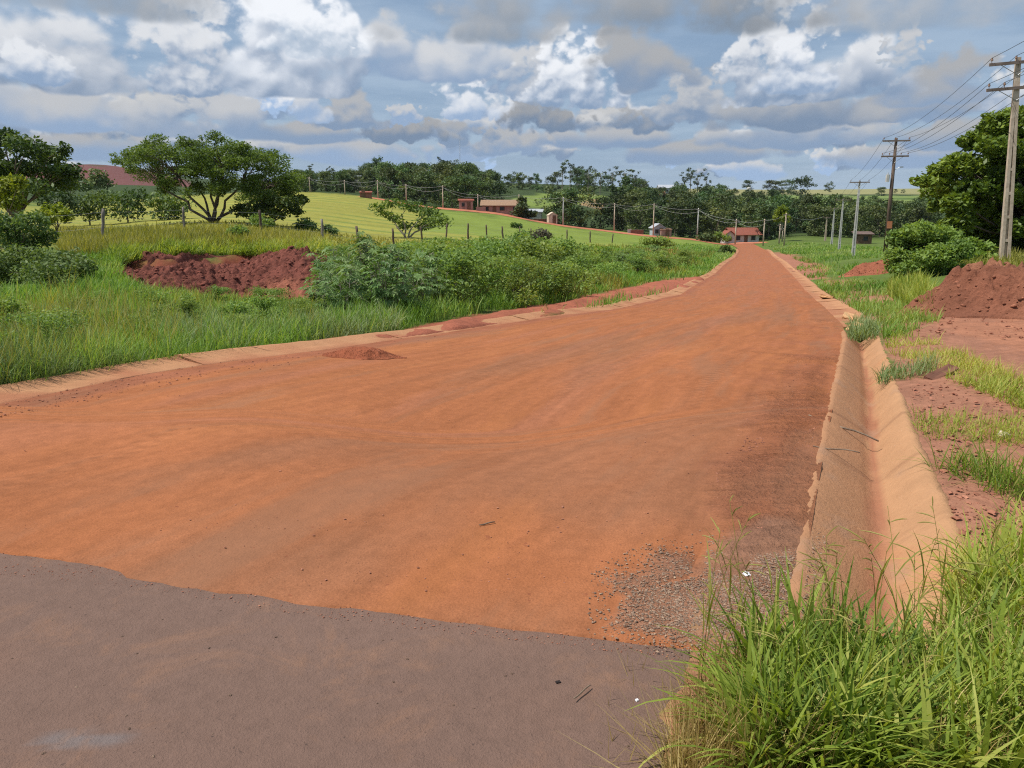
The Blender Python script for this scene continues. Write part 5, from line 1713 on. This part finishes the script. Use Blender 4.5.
# ------------------------------------------------------------------ pasture fence
def build_fence():
    rng = np.random.default_rng(501)
    posts = [(20, 40, 0), (103, 43, 1), (185, 49, .4), (262, 54, .0), (323, 57, .3), (360, 60, 0), (394, 66, 0), (423, 72, 0), (446, 80, 0), (468, 88, 0), (487, 92, 0), (503, 95, 0), (519, 98, 0), (531, 104, 0), (545, 106, 0), (567, 114, 0), (590, 122, 0), (612, 132, 0)]
    b0 = at(103, 43)
    f = thing('wire_fence', 'old pasture fence of weathered wooden posts and sagging wires above the cut bank', 'fence', b0)
    tops = []
    for px, Y, br in posts:
        b = at(px, Y) - b0
        h = 1.55 * rng.uniform(.92, 1.1)
        le, lr = rng.normal(.02, .06), rng.normal(0, .05)
        if px == 103:
            le, h = .10, 1.75
        r = .09 * rng.uniform(.85, 1.25)
        s = np.linspace(-.3, 1, 7)
        p = np.stack([b.x + le * s * h + .012 * rng.normal(size=7), b.y + lr * s * h, b.z + s * h], 1)
        mb = MB().tube(p, r * (1.05 - .2 * np.abs(s)) * rng.uniform(.9, 1.1, 7), 8)
        mb.build('post', M_POST if br > .2 else M_WOODPOLE, f, True)
        tops.append([b + Vector((le * h * k, lr * h * k - .07, h * k)) for k in (.45, .68, .9)])
    for k in range(3):
        P = []
        for i in range(len(tops) - 1):
            a, c = np.array(tops[i][k]), np.array(tops[i + 1][k])
            for s in np.linspace(0, 1, 6)[:-1]:
                P.append(a + (c - a) * s - np.array((0, 0, .16 * s * (1 - s))))
        P.append(np.array(tops[-1][k]))
        MB().tube(P, .005, 3, False).build('wire', M_STEEL, f)
    # the rail left of the dry bush
    a, c = at(521, 97) - b0, at(532, 102) - b0
    MB().tube([a + Vector((0, -.1, 1.05)), c + Vector((0, -.1, 1.1))], .06, 6).build('rail', M_WOODPOLE, f)


build_fence()


# ------------------------------------------------------------------ houses across the valley
def mwall(name, c, v=.25):
    return mat_solid(name, tuple(k * (1 - v) for k in c), tuple(min(k * (1 + v * .5), .85) for k in c), 1.2, .9)


M_PINK, M_CREAM, M_WHITE, M_BRICK = mwall('pink_plaster', (.36, .22, .19)), mwall('cream_plaster', (.62, .52, .40)), mwall('white_plaster', (.55, .54, .51)), mwall('red_brick', (.24, .105, .075))  # pink plaster tone lowered: shade on the house walls is put into the colour
M_BLUEW = mwall('pale_blue_plaster', (.38, .43, .48))
M_TILE = mat_solid('red_roof_tile', (.20, .065, .045), (.30, .10, .068), 2.5, .85, .02, stretch=(4, .6, .6))
M_TILE2 = mat_solid('tan_roof_tile', (.24, .15, .10), (.34, .22, .14), 2.5, .85, .02, stretch=(4, .6, .6))
M_ZINC = mat_solid('metal_roof', (.40, .42, .46), (.52, .54, .58), 2, .4, 0, .2, stretch=(6, .3, 1))
M_DARKW = mat_solid('dark_window', (.02, .024, .03), (.05, .055, .06), 2, .2)
M_OLDROOF = mat_solid('old_roof', (.10, .07, .06), (.18, .12, .10), 2, .9)
M_TIMBER = mat_solid('door_timber', (.12, .07, .045), (.2, .12, .08), 3, .8)


def house(name, label, px, Y, w, d, h, rz, mw, mr, roof='gable', rise=1.1, over=.45, wins=((-.3, .9),), door=.2, cat='house', ridge='x', sink=.3, gable_front=None):
    b = at(px, Y)
    t = thing(name, label, cat, b, math.radians(rz))
    mb = MB().box((0, 0, (h - sink) / 2), (w, d, h + sink))
    if roof == 'gable':
        if ridge == 'x':
            for s in (-1, 1):
                mb.add([(s * w / 2, -d / 2, h), (s * w / 2, d / 2, h), (s * w / 2, 0, h + rise), (s * (w / 2 - .15), -d / 2, h), (s * (w / 2 - .15), d / 2, h), (s * (w / 2 - .15), 0, h + rise)], [(0, 1, 4, 3), (1, 2, 5, 4), (2, 0, 3, 5)], [(0, 2, 1), (3, 4, 5)])
        else:
            for s in (-1, 1):
                mb.add([(-w / 2, s * d / 2, h), (w / 2, s * d / 2, h), (0, s * d / 2, h + rise), (-w / 2, s * (d / 2 - .15), h), (w / 2, s * (d / 2 - .15), h), (0, s * (d / 2 - .15), h + rise)], [(0, 1, 4, 3), (1, 2, 5, 4), (2, 0, 3, 5)], [(0, 2, 1), (3, 4, 5)])
    mb.build('wall', mw, t)
    r = MB()
    if roof == 'gable':
        A, B = (w / 2 + over, d / 2 + over) if ridge == 'x' else (d / 2 + over, w / 2 + over)
        dz = rise * over / (B - over)
        for s in (-1, 1):
            v = [(-A, s * B, h - dz + .02), (A, s * B, h - dz + .02), (A, 0, h + rise + .02), (-A, 0, h + rise + .02)]
            v += [(x, y, z + .12) for x, y, z in v]
            v = np.array(v)
            if ridge == 'y':
                v = np.stack([-v[:, 1], v[:, 0], v[:, 2]], 1)
            r.add(v, [(0, 1, 2, 3), (4, 7, 6, 5), (0, 4, 5, 1), (1, 5, 6, 2), (2, 6, 7, 3), (3, 7, 4, 0)])
    else:
        v = [(-w / 2 - over, -d / 2 - over, h - .05), (w / 2 + over, -d / 2 - over, h - .05), (w / 2 + over, d / 2 + over, h + rise), (-w / 2 - over, d / 2 + over, h + rise)]
        v += [(x, y, z + .12) for x, y, z in v]
        r.add(v, [(0, 1, 2, 3), (4, 7, 6, 5), (0, 4, 5, 1), (1, 5, 6, 2), (2, 6, 7, 3), (3, 7, 4, 0)])
    r.build('roof', mr, t)
    for x, ww in wins:
        wo = MB().box((x * w, -d / 2 - .02, h * .56), (ww, .08, 1.0)).build('window', M_TIMBER, t)
        MB().box((x * w, -d / 2 - .065, h * .56), (ww - .16, .02, .84)).build('pane', M_DARKW, wo)
    if door is not None:
        MB().box((door * w, -d / 2 - .02, 1.0), (.9, .08, 2.0)).build('door', M_TIMBER, t)
    return t


house('house', 'house with red tiled roof and white gable at the road bend', 741, 196, 6.8, 4.6, 2.2, 12, M_WHITE, M_TILE, 'gable', 1.3, .6, ((-.3, 1.1), (.28, 1.1)), .0)
house('porch', 'small white gabled porch at the left end of the red roofed house', 727, 190, 2.2, 2.4, 2.2, 12, M_WHITE, M_TILE, 'gable', .8, .4, ((.0, .9),), None, 'porch', 'y')
house('house', 'long pink house with tan roof beside the conical tree on the dirt road', 502, 213, 10, 5, 2.1, -3, M_PINK, M_TILE2, 'gable', 1.2, .5, ((-.38, 1.1), (.02, 1.3), (.36, 1.2)), -.18)
house('shed', 'small pale pink wall of a hut in the shade of the broad trees', 466, 212, 3.6, 3.0, 2.3, 4, M_PINK, M_TILE, 'shed', .4, .3, ((-.2, .8),), .2, 'hut')
house('shed', 'low open shelter with pale lavender metal roof right of the conical tree', 533, 214, 4.6, 3.2, 1.8, -6, M_WHITE, M_ZINC, 'shed', .7, .4, ((.0, 1.4),), None, 'shelter')
house('hut', 'small cream hut under broad trees by the dirt road', 552, 206, 2.2, 2.2, 2.0, 10, M_CREAM, M_CREAM, 'gable', .7, .1, (), .15, 'hut', 'y')
house('house', 'pale blue house with pink side wall between two street poles', 657, 201, 2.9, 3.0, 2.0, 8, M_BLUEW, M_ZINC, 'gable', .9, .3, ((-.2, .9),), .2, 'house', 'y')
house('shed', 'pink plastered annex right of the pale blue house', 664.5, 200, 2.6, 2.6, 1.7, 8, M_PINK, M_TILE2, 'shed', .2, .15, (), .1, 'annex')
house('hut', 'small red brick hut at the top corner of the pasture', 366, 208, 2.8, 2.2, 1.3, 6, M_BRICK, M_TILE, 'shed', .3, .2, (), -.2, 'hut')
house('house', 'cream house showing through the trees above the pasture', 355, 330, 4.2, 4.0, 5.4, -5, M_CREAM, M_ZINC, 'shed', .5, .3, ((-.25, 1.0), (.25, 1.0)), None)
house('building', 'long white building on the skyline left of the eucalyptus clump', 666, 590, 12, 8, 4.5, 0, M_WHITE, M_ZINC, 'gable', 2.2, .4, ((-.3, 1.4), (.0, 1.4), (.3, 1.4)), None, 'building')
house('house', 'house with reddish roof half hidden on the wooded slope', 656, 470, 9, 6, 3.2, 0, M_CREAM, M_TILE, 'gable', 1.8, .5, ((-.2, 1.2),), .2)
house('shed', 'dark brownish shed behind the grey concrete poles', 862, 165, 3.0, 2.6, 1.9, -10, M_TIMBER, M_OLDROOF, 'shed', .4, .4, ((.1, 1.0),), -.25, 'shed')
# garden walls along the dirt road
for px, Y, L, hh, m, lab in [(637, 200, 3.2, 1.0, M_BRICK, 'low red brick garden wall beside the white fleck of wall'), (629.5, 200, .9, 1.0, M_WHITE, 'short white gatepost wall left of the red brick garden wall'), (481, 208, 2.4, 1.1, M_PINK, 'short pinkish garden wall below the pink house'), (546, 208, 6.5, .8, M_BRICK, 'low reddish garden wall left of the cream hut')]:
    b = at(px, Y)
    t = thing('garden_wall', lab, 'wall', b, .1)
    MB().box((0, 0, hh / 2 - .1), (L, .2, hh + .2)).build('wall_face', m, t)
    MB().box((0, 0, hh + .035), (L + .08, .28, .07)).build('coping', M_POLE, t)
b = at(748.5, 860)
t = thing('water_tank', 'white cylindrical water tank on the far ridge below a round tree', 'tank', b)
MB().tube([(0, 0, -.5), (0, 0, 5.2), (0, 0, 5.2), (0, 0, 5.9)], (2.0, 2.0, 2.1, .3), 16).build('tank_body', M_WHITE, t)
MB().tube([(0, -2.05, 0), (0, -2.05, 5.4)], .12, 5).build('ladder', M_STEEL, t)
# radio mast on the wooded ridge
b = at(460, 600)
hm = height_at(460, 600, 138)
t = thing('radio_mast', 'thin grey lattice radio mast rising above the skyline wood', 'mast', b)
mb = MB()
for k in range(3):
    a = k * 2.094
    mb.tube([(math.cos(a) * .5, math.sin(a) * .5, 0), (math.cos(a) * .5, math.sin(a) * .5, hm)], .045, 4)
for z in np.arange(0, hm, 1.5):
    for k in range(3):
        a, c = k * 2.094, (k + 1) * 2.094
        mb.tube([(math.cos(a) * .5, math.sin(a) * .5, z), (math.cos(c) * .5, math.sin(c) * .5, z + 1.5)], .025, 3, False)
mb.build('lattice', M_STEEL, t)
MB().tube([(0, 0, hm - .2), (0, 0, hm + 2.4)], .04, 4).build('antenna', M_STEEL, t)


# ------------------------------------------------------------------ heaps of earth, stones and litter
def heap(name, label, cx, cy, rx, ry, h, n, seed, mat, col, rough, flat=.30):
    g = np.linspace(-1.25, 1.25, n)
    gx, gy = np.meshgrid(g, g)
    X, Y = cx + gx * rx, cy + gy * ry
    r = np.sqrt(gx ** 2 + gy ** 2) * (1 + .45 * fbm(gx * 1.6 + 5, gy * 1.6, 3, seed))
    f = 1 - sstep(r, flat, 1.02)
    k = 1 / rx
    q = min(rx, 1.2)
    Z = h * f * (1 + .55 * fbm(X * 1.3 * k * 2.5, Y * 1.3 * k * 2.5, 4, seed + 1)) + f ** .5 * h * rough * (np.abs(fbm(X * 2.2 / q, Y * 2.2 / q, 4, seed + 2, .6)) * 1.3 + .9 * np.abs(fbm(X * 5 / q, Y * 5 / q, 4, seed + 3)) - .5 * sstep(fbm(X * 3 / q, Y * 2 / q, 3, seed + 9), .16, .3))
    Z = np.where(f > .002, Z + .02, -.12)
    jx = .05 * rx * f * fbm(X * 9 * k, Y * 9 * k, 3, seed + 4)
    base = H(X, Y)
    nz = fbm(X * 4 * k, Y * 4 * k, 4, seed + 6)
    c = np.array(col) * (1 + .5 * nz[..., None])
    drier = sstep(fbm(X * 1.5 * k, Y * 1.5 * k, 3, seed + 8), 0, .25)[..., None]
    c = c * (1 - .5 * drier) + .5 * drier * np.array(col) * np.array((1.5, 1.75, 1.7))
    P = np.stack([X + jx - cx, Y - cy, base + Z], -1).reshape(-1, 3)
    rg = np.random.default_rng(seed + 20)
    pick = rg.choice(n * n, 1500, p=((f > .05) * (.25 + (1 - f))).ravel() / ((f > .05) * (.25 + (1 - f))).sum())
    cv, ct = clods(P[pick], h * (.012 + .085 * rg.uniform(0, 1, len(pick)) ** 4), rg)
    cc = np.repeat(c.reshape(-1, 3)[pick] * rg.uniform(.75, 1.7, (len(pick), 1)), 10, 0)
    o = link(name, make_mesh(name, np.concatenate([P, cv]), grid_quads(n, n), ct + len(P), smooth=True, cattr={'col': np.concatenate([c.reshape(-1, 3), cc])}, mats=[mat]), None, (cx, cy, 0))
    return tag(o, label, 'dirt pile')


M_HEAP = mat_earth('turned_earth', 14.0, .05)
heap('dirt_pile', 'big heap of crumbly red-brown earth below the near power pole', 11.2, 15.2, 3.7, 2.4, .68, 260, 601, M_HEAP, (.22, .088, .053), .85, .62)
_g = ground([362], [357])
heap('dirt_pile', 'small dark heap of earth on the road beside the left kerb', float(_g[0][0]), float(_g[1][0]), .50, .36, .085, 90, 611, M_HEAP, (.27, .085, .043), .5)
_g = ground([868], [274])
heap('dirt_pile', 'low mound of red earth between the grey poles and the road', float(_g[0][0]) + .4, float(_g[1][0]), 1.9, 1.6, .5, 60, 621, M_HEAP, (.27, .095, .055), .5)


def rubble(name, label, poly, n, size, mat, seed, mask=None, tone=(.5, .25), flat=.7, lift=.3, cat='gravel', pw=2.2, base=.014):
    rng = np.random.default_rng(seed)
    p = sample_poly(poly, n, rng)
    X, Y, Z = ground(p[:, 0], p[:, 1])
    ok = np.isfinite(X)
    if mask is not None:
        ok &= mask(p[:, 0], p[:, 1], X, Y)
    X, Y, Z = X[ok], Y[ok], Z[ok]
    m = len(X)
    s = size * (.35 + 1.0 * rng.uniform(0, 1, m) ** pw)
    oct_ = np.array([(1, 0, 0), (0, 1, 0), (-1, 0, 0), (0, -1, 0), (.1, .1, 1), (0, 0, -.6), (.62, .62, .55), (-.62, .62, .5), (-.6, -.62, .55), (.6, -.6, .5)])
    tri = np.array([(0, 6, 4), (6, 1, 4), (1, 7, 4), (7, 2, 4), (2, 8, 4), (8, 3, 4), (3, 9, 4), (9, 0, 4), (6, 0, 1), (7, 1, 2), (8, 2, 3), (9, 3, 0), (1, 0, 5), (2, 1, 5), (3, 2, 5), (0, 3, 5)])
    v = oct_[None] * rng.uniform(.65, 1.25, (m, 10, 1)) * s[:, None, None]
    v[..., 2] *= flat
    a = rng.uniform(0, 6.28, m)
    ca, sa = np.cos(a)[:, None], np.sin(a)[:, None]
    st = rng.uniform(.7, 1.5, m)[:, None]
    vx, vy = v[..., 0] * st, v[..., 1]
    v = np.stack([vx * ca - vy * sa, vx * sa + vy * ca, v[..., 2]], -1) + np.stack([X, Y, Z + base + s * lift * flat], 1)[:, None]
    t = (np.arange(m)[:, None, None] * 10 + tri[None]).reshape(-1, 3)
    o = link(name, make_mesh(name, v.reshape(-1, 3), None, t, fattr={'rnd': np.repeat(np.clip(rng.normal(*tone, m), 0, 1), 10)}, mats=[mat]))
    return tag(o, label, cat, kind='stuff')


def mat_stone(name, c):
    m, N, b, _ = material(name)
    r = N.n.new('ShaderNodeValToRGB')
    for i, k in enumerate(c):
        e = r.color_ramp.elements[i] if i < 2 else r.color_ramp.elements.new(i / (len(c) - 1))
        e.position = i / (len(c) - 1)
        e.color = (*k, 1)
    N.link(attr(N, 'rnd'), r.inputs[0])
    tc = N.n.new('ShaderNodeTexCoord')
    n = N.noise(tc.outputs['Object'], 60, 3)
    f = N.m('MULTIPLY_ADD', n, .6, .7)
    N.link(N.mix(1.0, r.outputs[0], N.vec(f, f, f), 'MULTIPLY'), b.inputs['Base Color'])
    b.inputs['Roughness'].default_value = .9
    return m


M_GRAV = mat_stone('gravel_stone', [(.11, .07, .05), (.20, .135, .098), (.28, .19, .135), (.36, .25, .17)])
M_CLOD = mat_stone('clay_clod', [(.21, .085, .052), (.30, .125, .078), (.40, .18, .115)])


def gmask(px, py, X, Y):
    r = np.random.default_rng(5).normal(-12, 20, len(px))
    return (poly_sd(px, py, GRAVEL) + 70 * fbm(X * 2.2, Y * 2.2, 5, 91) + r > 0) & (poly_sd(px, py, TONGUE) + 26 * fbm(X * 2.2, Y * 2.2, 5, 91) < 0)


rubble('gravel', 'loose grey gravel where the dirt meets the asphalt and channel', [(585, 645), (590, 570), (640, 548), (700, 530), (790, 505), (830, 540), (815, 660), (700, 662)], 24000, .0048, M_GRAV, 701, gmask, (.5, .28))
rubble('rubble', 'small clods of red clay on the right shoulder of the dirt road', SHOULDER, 5200, .008, M_CLOD, 702, lambda px, py, X, Y: (X < XR(Y) - .06) & (poly_sd(px, py, SHOULDER) + 60 * fbm(X * 1.5, Y * 1.5, 4, 8) > 14), (.25, .2), .6, .25, 'clods', 4)
rubble('rubble', 'scattered crumbs of clay on the dirt road', [(0, 540), (0, 440), (250, 370), (560, 330), (800, 330), (830, 380), (790, 540), (600, 600), (300, 590)], 1300, .0055, M_CLOD, 703, lambda px, py, X, Y: fbm(X * .8, Y * .8, 3, 9) > -.05, (.6, .25), .6, .15, 'clods', 6)
rubble('rubble', 'clods of earth on the bare right verge', [(930, 450), (900, 390), (950, 370), (1060, 400), (1100, 540), (960, 540)], 1100, .018, M_CLOD, 704, None, (.4, .25), .6, .2, 'clods', 4)
rubble('rubble', 'crumbs of clay along the left kerb', [(0, 420), (200, 380), (430, 345), (560, 322), (640, 306), (640, 300), (430, 332), (200, 362), (0, 402)], 900, .010, M_CLOD, 705, None, (.4, .25), .6, .2, 'clods', 4)
rubble('rubble', 'crumbs of red dirt spilled along the broken edge of the asphalt', [(-20, 575), (-20, 545), (145, 566), (300, 594), (450, 612), (600, 630), (680, 640), (680, 662), (600, 652), (450, 634), (300, 616), (145, 590)], 1800, .0034, M_CLOD, 708, None, (.5, .25), .6, .2, 'crumbs', 5, .006)
rubble('rubble', 'dark grit scattered on the asphalt', [(0, 760), (0, 580), (300, 620), (600, 650), (660, 680), (640, 768)], 70, .005, M_GRAV, 706, None, (.1, .2), .7, .1, 'grit', 3, .004)
rubble('rubble', 'clods tumbled at the foot of the big dirt pile', [(905, 338), (930, 318), (1060, 322), (1060, 340)], 120, .03, M_CLOD, 707, None, (.4, .25), .7, .3, 'clods', 4)


def chunk(name, label, cat, px, py, s, rz, tilt, mat, group=None, seed=0, lift=0.0):
    """a rough broken block"""
    import bmesh
    rng = np.random.default_rng(seed)
    g = [float(a[0]) for a in ground(px, py)]
    bm = bmesh.new()
    bmesh.ops.create_cube(bm, size=1)
    bmesh.ops.subdivide_edges(bm, edges=bm.edges[:], cuts=3, use_grid_fill=True)
    for v in bm.verts:
        v.co = Vector((v.co.x * s[0], v.co.y * s[1], v.co.z * s[2])) + Vector(rng.normal(0, .07, 3) * min(s))
    me = bpy.data.meshes.new(name)
    bm.to_mesh(me)
    bm.free()
    me.materials.append(mat)
    o = link(name, me, None, (g[0], g[1], g[2] + s[2] * .3 + lift))
    o.rotation_euler = (tilt[0], tilt[1], rz)
    return tag(o, label, cat, group)


M_CHUNK = mat_solid('broken_concrete', (.42, .22, .105), (.60, .36, .18), 7, .9, .02)
GB = 'broken pieces of the right kerb'
for i, (px, py, s, rz, ti, lab) in enumerate([(856, 330, (.4, .25, .05), .9, (.2, -.25), 'tilted broken kerb slab where the channel ends'), (850, 319, (.45, .3, .06), 1.1, (.3, -.1), 'broken kerb slab half sunk in grass, second from the channel'), (861, 324, (.35, .3, .06), .3, (.3, .3), 'small broken kerb piece lying behind the others in the grass'), (829, 300, (.7, .42, .08), .9, (.1, .3), 'flat broken kerb slab farthest from the channel')]):
    chunk('kerb_fragment', lab, 'concrete slab', px, py, s, rz, ti, M_CHUNK, GB, 800 + i, .02)
M_OLDWOOD = mat_solid('old_board', (.10, .045, .03), (.2, .09, .06), 9, .9, .004, stretch=(.2, 1, 1))
chunk('broken_board', 'short dark brown board lying tilted on the right verge', 'board', 941, 377, (.42, .11, .03), .55, (.25, -.2), M_OLDWOOD, None, 811, .03)
M_PAPER = mat_solid('white_litter', (.62, .62, .64), (.80, .80, .82), 8, .6)
chunk('litter', 'crumpled white scrap of litter on the gravel by the channel', 'litter', 747, 578, (.03, .025, .014), .5, (.3, .4), M_PAPER, None, 812, .012)
M_PALE = mat_solid('pale_stone', (.5, .4, .33), (.66, .56, .47), 12, .8)
chunk('stone', 'pale jagged stone among the grass on the right verge', 'stone', 1004, 437, (.07, .055, .03), .4, (.2, .2), M_PALE, None, 813, .01)
chunk('stone', 'small black stone on the asphalt', 'stone', 558, 684, (.016, .012, .008), .4, (0, 0), mat_solid('black_stone', (.02, .015, .014), (.04, .03, .028), 30), None, 814, .004)
chunk('stone', 'tiny white pebble on the asphalt edge', 'stone', 637, 702, (.010, .009, .007), .4, (0, 0), M_PAPER, None, 815, .004)
M_STICK = mat_solid('dry_stick', (.12, .085, .06), (.24, .18, .13), 20, .9)
for px, py, L, rz, r, lab in [(843, 424, .55, -.75, .008, 'grey stick lying across the slope of the channel'), (836, 452, .3, -.5, .005, 'short thin stick near the channel rim'), (487, 527, .09, .5, .004, 'small twig in the middle of the red road'), (582, 697, .10, .9, .003, 'bit of dry stalk on the asphalt')]:
    g = [float(a[0]) for a in ground(px, py)]
    s = np.linspace(-.5, .5, 7)
    dip = -.10 if 'across' in lab else 0
    p = np.stack([math.cos(rz) * s * L, math.sin(rz) * s * L, .02 + dip * (s + .5) + .02 * np.sin(s * 7) * L], 1)
    tag(MB().tube(p, r * (1 - .5 * np.abs(s)), 6).build('stick', M_STICK, None, True, g), lab, 'stick')


# ------------------------------------------------------------------ air
def build_haze():
    me = MB().box((0, 1560, 30), (7600, 3240, 240)).mesh('haze', ())
    o = link('haze', me)
    m = bpy.data.materials.new('haze')
    m.use_nodes = True
    N = Nodes(m.node_tree)
    out = N.n.new('ShaderNodeOutputMaterial')
    v = N.n.new('ShaderNodeVolumePrincipled')
    v.inputs['Color'].default_value = (.80, .88, 1.0, 1)
    v.inputs['Density'].default_value = 0.00004
    v.inputs['Anisotropy'].default_value = 0.2
    N.link(v.outputs[0], out.inputs['Volume'])
    me.materials.append(m)
    tag(o, kind='stuff')


build_haze()
